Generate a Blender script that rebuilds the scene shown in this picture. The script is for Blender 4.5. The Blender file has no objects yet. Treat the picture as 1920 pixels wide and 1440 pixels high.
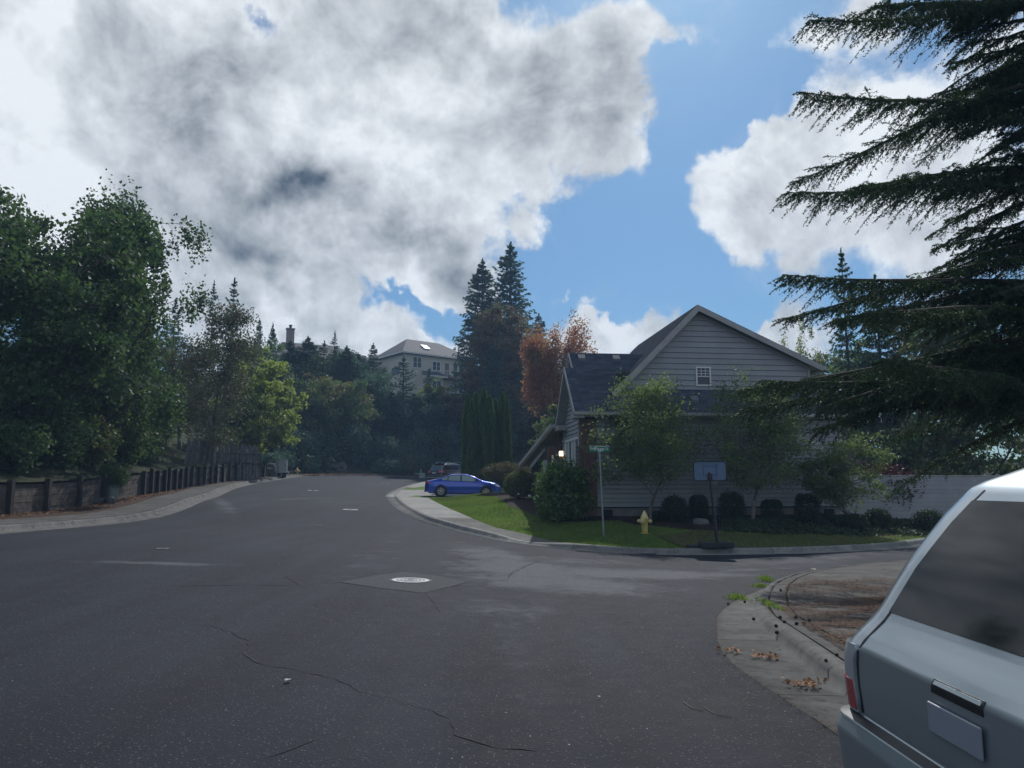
import bpy, bmesh, math, random
import numpy as np
from mathutils import Vector, Matrix, geometry as mgeo
HAZE = 0.0010
random.seed(7); RS = np.random.RandomState(7)
sc = bpy.context.scene
R = math.radians
# ------------------------------------------------------------------ camera, sky, sun, exposure
F = 1400.0; TH = math.atan(190/1400.0); CZ = 1.65
cam = bpy.data.objects.new('camera', bpy.data.cameras.new('camera'))
sc.collection.objects.link(cam); sc.camera = cam
cam.location = (0, 0, CZ); cam.rotation_euler = (R(90)+TH, 0, 0)
cam.data.sensor_width = 36; cam.data.lens = 36*F/1920; cam.data.clip_end = 3000; cam.data.clip_start = .05
SUN_EL, SUN_AZ = R(43), R(13)
sun = bpy.data.objects.new('sun', bpy.data.lights.new('sun', 'SUN'))
sc.collection.objects.link(sun)
sun.data.energy = 3.0; sun.data.angle = R(.6); sun.data.color = (1, .975, .95)
_sd = Vector((math.sin(SUN_AZ)*math.cos(SUN_EL), math.cos(SUN_AZ)*math.cos(SUN_EL), math.sin(SUN_EL)))
sun.rotation_euler = _sd.to_track_quat('Z', 'Y').to_euler()
sc.view_settings.view_transform = 'Standard'; sc.view_settings.look = 'None'
sc.view_settings.exposure = 0.25; sc.view_settings.gamma = 1.0
sc.cycles.max_bounces = 6; sc.cycles.diffuse_bounces = 3; sc.cycles.transparent_max_bounces = 8
sc.cycles.volume_bounces = 0; sc.cycles.caustics_reflective = False; sc.cycles.caustics_refractive = False

def ray(px, py):
    u = -(py-720)/F
    return (px-960)/F, math.cos(TH)-math.sin(TH)*u, math.sin(TH)+math.cos(TH)*u
def atY(px, py, Y):
    a, b, c = ray(px, py); s = Y/b
    return Vector((a*s, Y, CZ+c*s))

class NT:
    """tiny helper for writing node graphs"""
    def __init__(s, nt): s.nt = nt
    def n(s, t, **k):
        o = s.nt.nodes.new(t)
        for a, b in k.items(): setattr(o, a, b)
        return o
    def put(s, sock, v):
        if isinstance(v, bpy.types.NodeSocket): s.nt.links.new(v, sock)
        elif v is not None: sock.default_value = v
    def m(s, op, a, b=None, c=None):
        o = s.n('ShaderNodeMath', operation=op)
        for i, v in enumerate((a, b, c)):
            if v is not None: s.put(o.inputs[i], v)
        return o.outputs[0]
    def vm(s, op, a, b=None):
        o = s.n('ShaderNodeVectorMath', operation=op); s.put(o.inputs[0], a)
        if b is not None: s.put(o.inputs[3 if op == 'SCALE' else 1], b)
        return o.outputs[0]
    def noise(s, vec, scale, detail=4, rough=.55, dist=0.0):
        o = s.n('ShaderNodeTexNoise'); s.put(o.inputs['Vector'], vec)
        s.put(o.inputs['Scale'], float(scale)); s.put(o.inputs['Detail'], float(detail))
        s.put(o.inputs['Roughness'], float(rough)); s.put(o.inputs['Distortion'], float(dist))
        return o.outputs['Fac']
    def mr(s, v, a, b, c=0.0, d=1.0, smooth=True):
        o = s.n('ShaderNodeMapRange', interpolation_type='SMOOTHSTEP' if smooth else 'LINEAR')
        s.put(o.inputs[0], v)
        for i, q in enumerate((a, b, c, d)): s.put(o.inputs[1+i], float(q) if not isinstance(q, bpy.types.NodeSocket) else q)
        return o.outputs[0]
    def mix(s, f, a, b, mode='MIX'):
        o = s.n('ShaderNodeMix', data_type='RGBA', blend_type=mode)
        s.put(o.inputs[0], f)
        for i, v in ((6, a), (7, b)):
            if isinstance(v, (tuple, list)) and len(v) == 3: v = (*v, 1)
            s.put(o.inputs[i], v)
        return o.outputs[2]

# --- world: Nishita sky with a procedural cloud field laid out by direction
world = bpy.data.worlds.new('World'); sc.world = world; world.use_nodes = True
wn = world.node_tree; wn.nodes.clear(); W = NT(wn)
sky = W.n('ShaderNodeTexSky', sky_type='NISHITA', sun_disc=False)
sky.sun_elevation = SUN_EL; sky.sun_rotation = SUN_AZ; sky.air_density = 1.1; sky.dust_density = .6; sky.ozone_density = 1.6
tc = W.n('ShaderNodeTexCoord').outputs['Generated']
nrm = W.vm('NORMALIZE', tc)
sp = W.n('ShaderNodeSeparateXYZ'); wn.links.new(nrm, sp.inputs[0])
azn = W.m('ARCTAN2', sp.outputs[0], sp.outputs[1]); eln = W.m('ARCSINE', sp.outputs[2])
# domain warp so cloud edges billow
warp = W.n('ShaderNodeTexNoise'); W.put(warp.inputs['Vector'], nrm); warp.inputs['Scale'].default_value = 5.5; warp.inputs['Detail'].default_value = 6; warp.inputs['Roughness'].default_value = .55
wv = W.vm('SCALE', W.vm('SUBTRACT', warp.outputs['Color'], (.5, .5, .5)), .30)
ws = W.n('ShaderNodeSeparateXYZ'); wn.links.new(wv, ws.inputs[0])
az2 = W.m('ADD', azn, ws.outputs[0]); el2 = W.m('ADD', eln, ws.outputs[2])
def azel(px, py):
    a, b, c = ray(px, py); return math.atan2(a, b), math.atan2(c, math.hypot(a, b))
def blobs(lst):
    acc = None
    for (px, py, rx, ry, rot, amp) in lst:
        a0, e0 = azel(px, py); rx /= F; ry /= F; cr, sr = math.cos(R(rot)), math.sin(R(rot))
        da = W.m('SUBTRACT', az2, a0); de = W.m('SUBTRACT', el2, e0)
        u = W.m('MULTIPLY_ADD', da, cr/rx, W.m('MULTIPLY', de, sr/rx))
        v = W.m('MULTIPLY_ADD', de, cr/ry, W.m('MULTIPLY', da, -sr/ry))
        q = W.m('MULTIPLY_ADD', u, u, W.m('MULTIPLY', v, v))
        g = W.m('MULTIPLY', W.m('EXPONENT', W.m('MULTIPLY', q, -1.0)), amp)
        acc = g if acc is None else W.m('ADD', acc, g)
    return acc
cover = blobs([(300,60,230,140,0,1.0), (640,110,300,170,-8,1.1), (960,110,260,140,-10,1.05), (1120,250,120,110,-25,1.05), (330,300,240,130,0,1.0),
  (640,380,240,120,-14,1.25), (810,470,110,80,-10,1.15), (960,310,140,80,-12,.8), (420,440,220,100,-12,1.1), (430,560,230,75,-18,1.3), (620,610,160,50,-24,1.35), (730,650,60,28,-10,1.0),
  (1430,380,130,105,-8,1.2), (1560,360,120,120,0,.95), (1560,40,150,55,10,.65), (1640,200,110,80,0,.5), (1230,10,120,45,0,.8), (1120,612,140,42,-5,1.4), (1455,608,90,42,0,1.3), (860,625,36,30,0,.9), (1010,530,35,12,-15,.55),
  (60,250,260,260,0,1.0), (1800,330,150,230,0,.8)])
holes = blobs([(470,40,80,38,-15,1.2), (1330,160,90,95,20,1.25), (1450,165,100,75,0,1.25), (1060,465,190,40,-8,.9), (1200,520,170,60,0,.9), (820,575,80,30,10,.7), (745,560,55,16,-25,.5), (1260,400,50,90,10,.9), (1330,545,90,30,0,.8), (1240,90,50,60,10,.5)])
n1 = W.noise(nrm, 3.2, 3, .5); n2 = W.noise(nrm, 9.0, 8, .62, .3); n3 = W.noise(nrm, 26.0, 6, .6)
outside = W.m('MULTIPLY', W.mr(n1, .38, .62), .75)
front = W.mr(W.m('ABSOLUTE', azn), .62, .95, 0, 1)      # beyond the photographed sector the field is plain noise
elf = W.mr(eln, .62, .85, 0, 1)
plain = W.m('MAXIMUM', front, elf)
body = W.m('SUBTRACT', cover, holes)
body = W.m('ADD', W.m('MULTIPLY', body, W.m('SUBTRACT', 1.0, plain)), W.m('MULTIPLY', outside, plain))
dens = W.m('ADD', body, W.m('MULTIPLY_ADD', n2, 1.5, -.75))
dens = W.m('ADD', dens, W.m('MULTIPLY_ADD', n3, .55, -.275))
mask = W.mr(dens, .22, .70)
# relief: the side of each billow turned to the sun is bright, the far side grey
off = W.vm('ADD', nrm, tuple(c*.035 for c in _sd))
rel = W.m('SUBTRACT', W.noise(off, 9.0, 8, .62, .3), n2)
rel2 = W.m('SUBTRACT', W.noise(W.vm('ADD', nrm, tuple(c*.09 for c in _sd)), 4.0, 6, .58, .4), W.noise(nrm, 4.0, 6, .58, .4))
# grey, thick cloud bodies and bright edges
dark = blobs([(640,385,210,115,-14,1.25), (520,360,110,50,-10,.7), (760,420,60,45,-10,.5), (530,330,120,50,-15,.5), (1030,110,130,75,-20,1.1), (680,100,70,50,-30,.5), (450,490,190,34,-14,.9), (540,610,130,34,-18,.9), (330,400,130,50,0,.3), (870,150,90,60,0,.35), (1490,420,110,60,0,.25),(1120,625,90,16,0,.35), (960,300,110,30,-10,.25), (1620,60,80,50,0,.2)])
dark = W.m('MULTIPLY', dark, W.m('SUBTRACT', 1.0, plain))
shade = W.m('ADD', W.m('MULTIPLY', W.mr(dens, .55, 1.6), .42), W.m('ADD', dark, W.m('ADD', W.m('MULTIPLY_ADD', W.noise(nrm, 4.5, 9, .58, .5), 3.0, -1.50), W.m('MULTIPLY_ADD', W.noise(nrm, 15.0, 7, .62, .6), 1.2, -.60))))
shade = W.m('ADD', shade, W.m('ADD', W.m('MULTIPLY', rel, 3.2), W.m('MULTIPLY', rel2, 3.0)))
shade = W.m('POWER', W.mr(shade, -.35, 2.3, smooth=False), .95)
ccol = W.mix(shade, (7.6, 8.0, 8.4), (.60, .85, 1.15))
base = W.mix(1.0, sky.outputs[0], (.33, .52, .68), 'MULTIPLY')
# thin high veil in the blue
veil = W.m('MULTIPLY', W.mr(W.noise(nrm, 6.0, 7, .65, .6), .5, .8), .35)
base = W.mix(veil, base, (5.5, 6.3, 7.2))
out = W.mix(mask, base, ccol)
bg = W.n('ShaderNodeBackground'); wn.links.new(out, bg.inputs[0]); bg.inputs[1].default_value = .1
wo = W.n('ShaderNodeOutputWorld'); wn.links.new(bg.outputs[0], wo.inputs[0])

# ------------------------------------------------------------------ helpers
def link(o, parent=None):
    sc.collection.objects.link(o)
    if parent is not None: o.parent = parent
    return o
def mesh(name, V, Fc, mat, parent=None, smooth=False, attr=None, loc=None, mats=None, mi=None):
    me = bpy.data.meshes.new(name)
    if isinstance(V, np.ndarray) and isinstance(Fc, np.ndarray):
        nv, nf, k = len(V), len(Fc), Fc.shape[1]
        me.vertices.add(nv); me.vertices.foreach_set('co', V.astype(np.float32).ravel())
        me.loops.add(nf*k); me.loops.foreach_set('vertex_index', Fc.astype(np.int32).ravel())
        me.polygons.add(nf); me.polygons.foreach_set('loop_start', np.arange(0, nf*k, k, dtype=np.int32))
        me.polygons.foreach_set('loop_total', np.full(nf, k, dtype=np.int32))
        me.update(calc_edges=True)
    else:
        me.from_pydata([tuple(v) for v in V], [], [tuple(f) for f in Fc]); me.update()
    if mats:
        for m_ in mats: me.materials.append(m_)
        if mi is not None: me.polygons.foreach_set('material_index', mi)
    else: me.materials.append(mat)
    if smooth: me.polygons.foreach_set('use_smooth', np.ones(len(me.polygons), dtype=bool))
    if attr is not None:
        a = me.attributes.new('rnd', 'FLOAT', 'FACE'); a.data.foreach_set('value', np.asarray(attr, dtype=np.float32))
    o = bpy.data.objects.new(name, me)
    if loc is not None: o.location = loc
    return link(o, parent)
def tag(o, label=None, cat=None, group=None, kind=None):
    for k, v in (('label', label), ('category', cat), ('group', group), ('kind', kind)):
        if v: o[k] = v
    return o
def thing(name, label, cat, loc=(0,0,0), rz=0.0, group=None):
    o = bpy.data.objects.new(name, None); o.empty_display_size = .2
    o.location = loc; o.rotation_euler = (0, 0, rz); link(o)
    return tag(o, label, cat, group)
def copy_tree(o, parent=None, **k):
    c = o.copy(); sc.collection.objects.link(c)
    if parent is not None: c.parent = parent
    for ch in list(o.children): copy_tree(ch, c)
    return c

class MB:
    def __init__(s): s.v = []; s.f = []
    def add(s, V, Fc):
        b = len(s.v); s.v += [tuple(x) for x in V]; s.f += [tuple(b+i for i in f) for f in Fc]; return s
    def box(s, a, b, M=None):
        x0,y0,z0 = a; x1,y1,z1 = b
        V = [Vector(p) for p in ((x0,y0,z0),(x1,y0,z0),(x1,y1,z0),(x0,y1,z0),(x0,y0,z1),(x1,y0,z1),(x1,y1,z1),(x0,y1,z1))]
        if M is not None: V = [M @ p for p in V]
        return s.add(V, [(0,3,2,1),(4,5,6,7),(0,1,5,4),(1,2,6,5),(2,3,7,6),(3,0,4,7)])
    def tube(s, pts, rad, n=8, cap=True):
        pts = [Vector(p) for p in pts]; rad = rad if isinstance(rad, (list, tuple)) else [rad]*len(pts)
        b = len(s.v); up = Vector((0,0,1))
        for i, p in enumerate(pts):
            d = (pts[min(i+1, len(pts)-1)]-pts[max(i-1, 0)]).normalized()
            a = d.cross(up if abs(d.z) < .95 else Vector((1,0,0))).normalized(); c = a.cross(d)
            for k in range(n):
                t = 2*math.pi*k/n; s.v.append(tuple(p+(a*math.cos(t)+c*math.sin(t))*rad[i]))
        for i in range(len(pts)-1):
            for k in range(n):
                k2 = (k+1) % n; s.f.append((b+i*n+k, b+i*n+k2, b+(i+1)*n+k2, b+(i+1)*n+k))
        if cap:
            s.f.append(tuple(b+k for k in range(n))); s.f.append(tuple(b+(len(pts)-1)*n+k for k in reversed(range(n))))
        return s
    def lathe(s, prof, n=20, M=None):
        b = len(s.v)
        for (r, z) in prof:
            for k in range(n):
                t = 2*math.pi*k/n; p = Vector((r*math.cos(t), r*math.sin(t), z)); s.v.append(tuple(M @ p if M else p))
        for i in range(len(prof)-1):
            for k in range(n):
                k2 = (k+1) % n; s.f.append((b+i*n+k, b+i*n+k2, b+(i+1)*n+k2, b+(i+1)*n+k))
        s.f.append(tuple(b+k for k in reversed(range(n)))); s.f.append(tuple(b+(len(prof)-1)*n+k for k in range(n)))
        return s
    def prism(s, poly, a, b, axis=1):
        """poly in the two other axes, extruded a..b along axis"""
        n = len(poly); V = []
        for q in (a, b):
            for (u, w) in poly:
                V.append({0: (q, u, w), 1: (u, q, w), 2: (u, w, q)}[axis])
        Fc = [tuple(range(n)), tuple(range(2*n-1, n-1, -1))]+[(i, n+i, n+(i+1) % n, (i+1) % n) for i in range(n)]
        return s.add(V, Fc)
    def obj(s, name, mat, parent=None, smooth=False, loc=None): return mesh(name, s.v, s.f, mat, parent, smooth, loc=loc)

def bev(o, w=.01, seg=2):
    m = o.modifiers.new('bevel', 'BEVEL'); m.width = w; m.segments = seg; m.limit_method = 'ANGLE'; return o

# ------------------------------------------------------------------ materials
MATS = {}
def mat(name, col=(.5,.5,.5), rough=.7, metal=0.0, spec=.5, vary=0.0, vscale=3.0, bump=0.0, bscale=40.0, emit=None, estr=0.0, coat=0.0, trans=0.0, island=0.0, coord='Object'):
    if name in MATS: return MATS[name]
    m = bpy.data.materials.new(name); m.use_nodes = True; T = NT(m.node_tree)
    p = m.node_tree.nodes['Principled BSDF']
    p.inputs['Roughness'].default_value = rough; p.inputs['Metallic'].default_value = metal
    p.inputs['Specular IOR Level'].default_value = spec; p.inputs['Coat Weight'].default_value = coat
    p.inputs['Coat Roughness'].default_value = .05
    p.inputs['Transmission Weight'].default_value = trans
    p.inputs['Base Color'].default_value = (*col, 1)
    if vary or bump or island:
        pos = T.n('ShaderNodeNewGeometry').outputs['Position'] if coord == 'World' else T.n('ShaderNodeTexCoord').outputs['Object']
    c = None
    if vary:
        f = T.noise(pos, vscale, 6, .62, .3)
        c = T.mix(T.mr(f, .3, .7), tuple(x*(1-vary) for x in col), tuple(min(1, x*(1+vary)) for x in col))
    if island:
        g = T.n('ShaderNodeNewGeometry').outputs['Random Per Island'] if False else T.n('ShaderNodeObjectInfo').outputs['Random']
        c = T.mix(1.0, c if c is not None else (*col, 1), T.mix(g, (1-island,)*3, (1+island,)*3), 'MULTIPLY')
    if c is not None: m.node_tree.links.new(c, p.inputs['Base Color'])
    if bump:
        b = T.n('ShaderNodeBump'); b.inputs['Strength'].default_value = bump; b.inputs['Distance'].default_value = .01
        m.node_tree.links.new(T.noise(pos, bscale, 5, .7), b.inputs['Height']); m.node_tree.links.new(b.outputs[0], p.inputs['Normal'])
    if emit: p.inputs['Emission Color'].default_value = (*emit, 1); p.inputs['Emission Strength'].default_value = estr
    MATS[name] = m; return m
def leafmat(name, a, b, c=None, tr=.35, rough=.6, dead=.0, spec=.22):
    if name in MATS: return MATS[name]
    m = bpy.data.materials.new(name); m.use_nodes = True; nt = m.node_tree; T = NT(nt)
    p = nt.nodes['Principled BSDF']; out = nt.nodes['Material Output']
    at = T.n('ShaderNodeAttribute', attribute_name='rnd').outputs['Fac']
    col = T.mix(at, a, b)
    if c:
        pos = T.n('ShaderNodeTexCoord').outputs['Object']
        w = T.mr(T.noise(pos, .55, 4, .6), .46, .62)
        col = T.mix(T.m('MULTIPLY', w, .9), col, T.mix(at, c, tuple(x*1.35 for x in c)))
    nt.links.new(col, p.inputs['Base Color']); p.inputs['Roughness'].default_value = rough
    p.inputs['Specular IOR Level'].default_value = spec
    t = T.n('ShaderNodeBsdfTranslucent'); nt.links.new(T.mix(1.0, col, (1.55, 1.6, 1.0, 1), 'MULTIPLY'), t.inputs[0])
    mx = T.n('ShaderNodeMixShader'); mx.inputs[0].default_value = tr
    nt.links.new(p.outputs[0], mx.inputs[1]); nt.links.new(t.outputs[0], mx.inputs[2]); nt.links.new(mx.outputs[0], out.inputs[0])
    MATS[name] = m; return m
# ------------------------------------------------------------------ lie of the land
CYv = [-30,0,6,13,18,22,25,28,32.7,40,46,57,68,85,105,140]
CCv = [0,0,-.02,-.05,-.10,-.14,-.14,-.05,.24,.5,.74,1.15,1.58,2.12,2.6,3.2]
def Ha(x, y):
    c = np.interp(y, CYv, CCv); t = np.clip((y-3)/17, 0, 1); t = t*t*(3-2*t)
    return c-.047*t*np.minimum(np.maximum(x, -45), 4)
def H(x, y): return float(Ha(np.float64(x), np.float64(y)))
def G(px, py, off=0.0):
    a, b, c = ray(px, py); s = 2.0
    while s < 300:
        if CZ+c*s < H(a*s, b*s)+off: break
        s += .03
    return (a*s, b*s)
def sm(t): t = np.clip(t, 0, 1); return t*t*(3-2*t)
def dist_poly(x, y, P):
    x = np.atleast_1d(np.asarray(x, float)); y = np.atleast_1d(np.asarray(y, float)); d = np.full(x.shape, 1e9)
    for (a, b) in zip(P[:-1], P[1:]):
        vx, vy = b[0]-a[0], b[1]-a[1]; L = vx*vx+vy*vy+1e-9
        t = np.clip(((x-a[0])*vx+(y-a[1])*vy)/L, 0, 1)
        d = np.minimum(d, np.hypot(x-a[0]-t*vx, y-a[1]-t*vy))
    return d
def resample(P, n=None, step=None):
    P = np.array(P, float)
    # Catmull-Rom smoothing first
    Q = []
    for i in range(len(P)-1):
        p0, p1, p2, p3 = P[max(i-1, 0)], P[i], P[i+1], P[min(i+2, len(P)-1)]
        for t in np.linspace(0, 1, 8, endpoint=False):
            Q.append(.5*((2*p1)+(-p0+p2)*t+(2*p0-5*p1+4*p2-p3)*t*t+(-p0+3*p1-3*p2+p3)*t**3))
    Q.append(P[-1]); Q = np.array(Q); s = np.r_[0, np.cumsum(np.hypot(*np.diff(Q, axis=0).T))]
    if n is None: n = max(2, int(round(s[-1]/step))+1)
    u = np.linspace(0, s[-1], n)
    return np.c_[np.interp(u, s, Q[:, 0]), np.interp(u, s, Q[:, 1])]
def offset(P, d):
    P = np.array(P, float); T = np.gradient(P, axis=0); T /= np.hypot(T[:, 0], T[:, 1])[:, None]
    return P+np.c_[-T[:, 1], T[:, 0]]*d                     # +d lies to the left of travel

RC = [(40,80.3),(20,78.3),(8,77),(0,75.5),(-4.5,73),(-6.9,69.5),(-7.75,64),(-7.8,57),(-7.6,51.2),(-7.2,45.8),(-6.3,41),(-5.14,35.93),(-4.0,31.94),(-3.25,30.22),(-2.5,28.89),(-1.85,27.75),(-1.31,26.77),(-.63,25.6),(.5,23.8),(1.42,22.9),(2.57,22.4),(3.9,22.25),(5.73,22.25),(8.56,22.75),(10.65,23.6),(12.39,24.6),(16,27.5),(22,33),(30,42)]
RS_ = [(-5.1,44.5),(-4.6,42),(-3.53,37.4),(-2.55,33.6),(-1.6,30.6),(-1.0,28.9),(-.5,27.7),(.28,26.3),(1.12,24.8),(1.7,23.6),(2.3,23.0),(2.9,22.62)]
LC = [(-15.2,-20),(-14.2,-6),(-13.3,6),(-13.0,17),(-13.05,25.8),(-13.3,28.5),(-13.7,31),(-14.34,33.8),(-15.1,37.5),(-16.4,42.6),(-17.4,47.6),(-18.1,52.6),(-18.6,58),(-19.1,64.5),(-18.6,70),(-16.5,76),(-12,81.5),(-5,85),(6,87),(20,88.5),(45,90.5)]
LW = [(-17.3,-20),(-16.6,-4),(-16.1,8),(-15.95,20),(-16.1,28),(-16.5,32),(-16.9,35),(-17.35,38),(-17.8,41),(-18.25,45),(-18.75,49.5),(-19.2,54),(-19.45,59),(-20.2,65)]
NG = [(2.6,-3),(2.3,2),(2.21,4.8),(2.19,5.6),(2.14,6.5),(2.11,7.4),(2.24,8.4),(2.5,9.4),(2.9,10.7),(3.95,12.8),(5.65,15.4),(8.2,17.8),(11.5,20.1),(15,23.2),(21,29),(29,38)]
NC = [(3.1,-3),(2.8,2),(2.7,4.8),(2.69,6.24),(2.78,7.25),(2.95,8.6),(3.2,10.0),(3.7,11.7),(4.75,13.9),(6.3,16.0),(8.6,17.95),(11.9,20.0),(15.4,22.9),(21.4,28.8),(29.4,37.7)]
RCs = resample(RC, step=.75); LCs = resample(LC, step=1.0); LWs = resample(LW, step=1.0)
RSs = resample(RS_, step=.75); NGs = resample(NG, n=90); NCs = resample(NC, n=90)
RSfull = [(RS_[-1][0], RS_[-1][1])]+[tuple(p) for p in offset(RCs, .3) if p[0] > 3.0 and p[1] < 60]
def gdip(x, y, cx, cy, r): return np.exp(-((x-cx)**2+(y-cy)**2)/(r*r))
def kf(x, y):
    f = 1-.85*sm((5.2-abs(y-47.6))/1.5)*sm((x+12)/2)*sm((2-x)/2)
    f = f-.75*gdip(x, y, .35, 24.1, 1.3)-.8*gdip(x, y, 3.3, 11.0, 1.7)
    f = f-.85*sm((3.6-y)/1.6)*sm((x-1.5)/.6)*sm((12-x)/4)
    return np.clip(f, .1, 1)
def K(x, y): return .14*kf(x, y)
drive_zone = lambda x, y: sm((4.9-np.abs(y-47.7))/1.2)*sm((x+9)/1)*sm((8-x)/1)
def inpoly(x, y, P):
    ins = np.zeros(x.shape, bool)
    for i in range(len(P)):
        (x1, y1), (x2, y2) = P[i], P[(i+1) % len(P)]; ins ^= ((y1 > y) != (y2 > y)) & (x < (x2-x1)*(y-y1)/((y2-y1) or 1e-9)+x1)
    return ins
PAV = [tuple(p) for p in offset(RCs, .15) if (p[1] < 44.6 and p[0] < 2.95 and p[1] > 22)]+[tuple(p) for p in RSs[::-1]]
def land_right(x, y):
    d1 = dist_poly(x, y, RS_+RSfull[1:]); d2 = dist_poly(x, y, [tuple(p) for p in RCs])
    inp = inpoly(np.asarray(x, float), np.asarray(y, float), PAV)
    up = (~inp)*.5*sm((np.minimum(d1, d2*1.0)-.1)/4.2)*(1-drive_zone(x, y))*sm((60-y)/12)
    return Ha(x, y)+K(x, y)-.02+up-.05*inp
def hill(x, y):
    d = dist_poly(x, y, LC+[(90, 92)])
    w = sm((66-y)/8)
    wallrise = 1.02*w; side = np.where(y < 66, np.maximum(0, dist_poly(x, y, LW)-.3), 0)
    rise = .47*np.maximum(0, d-2.0); rise = 16.5*(1-np.exp(-rise/16.5*1.25))*(1-.75*sm((x-2)/45))
    r2 = wallrise+.30*side
    return Ha(x, y)+.12+r2*w+(rise)*(1-w)+w*0+np.where(y < 66, w*0, 0)
def near_land(x, y): return Ha(x, y)+K(x, y)-.02+.12*sm((dist_poly(x, y, NC)-3)/4)

def sheet(name, poly, hf, m, step=1.0, dz=0.0, kind='structure', parent=None, smooth=True):
    poly = [tuple(map(float, p)) for p in poly]; n = len(poly)
    xs = [p[0] for p in poly]; ys = [p[1] for p in poly]
    pa = np.array(poly)
    gx, gy = np.meshgrid(np.arange(min(xs)+step*.37, max(xs), step), np.arange(min(ys)+step*.41, max(ys), step))
    gx = gx.ravel()+RS.uniform(-.1, .1, gx.size)*step; gy = gy.ravel()+RS.uniform(-.1, .1, gy.size)*step
    ins = np.zeros(gx.shape, bool)
    for i in range(n):
        (x1, y1), (x2, y2) = poly[i], poly[(i+1) % n]
        c = ((y1 > gy) != (y2 > gy)) & (gx < (x2-x1)*(gy-y1)/((y2-y1) or 1e-9)+x1); ins ^= c
    far = dist_poly(gx, gy, poly+[poly[0]]) > step*.3
    pts = [Vector(p) for p in poly]+[Vector((a, b)) for a, b in zip(gx[ins & far], gy[ins & far])]
    v, e, f, *_ = mgeo.delaunay_2d_cdt(pts, [(i, (i+1) % n) for i in range(n)], [], 1, 1e-5)
    A = np.array([(p[0], p[1]) for p in v]); z = np.asarray(hf(A[:, 0], A[:, 1]))+dz
    V = np.c_[A, z]; Fc = np.array([tuple(t) for t in f if len(t) == 3])
    a, b, c = V[Fc[:, 0]], V[Fc[:, 1]], V[Fc[:, 2]]
    nz = (b[:, 0]-a[:, 0])*(c[:, 1]-a[:, 1])-(b[:, 1]-a[:, 1])*(c[:, 0]-a[:, 0])
    Fc[nz < 0] = Fc[nz < 0][:, ::-1]
    o = mesh(name, V, Fc, m, parent, smooth)
    if kind: o['kind'] = kind
    return o

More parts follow.
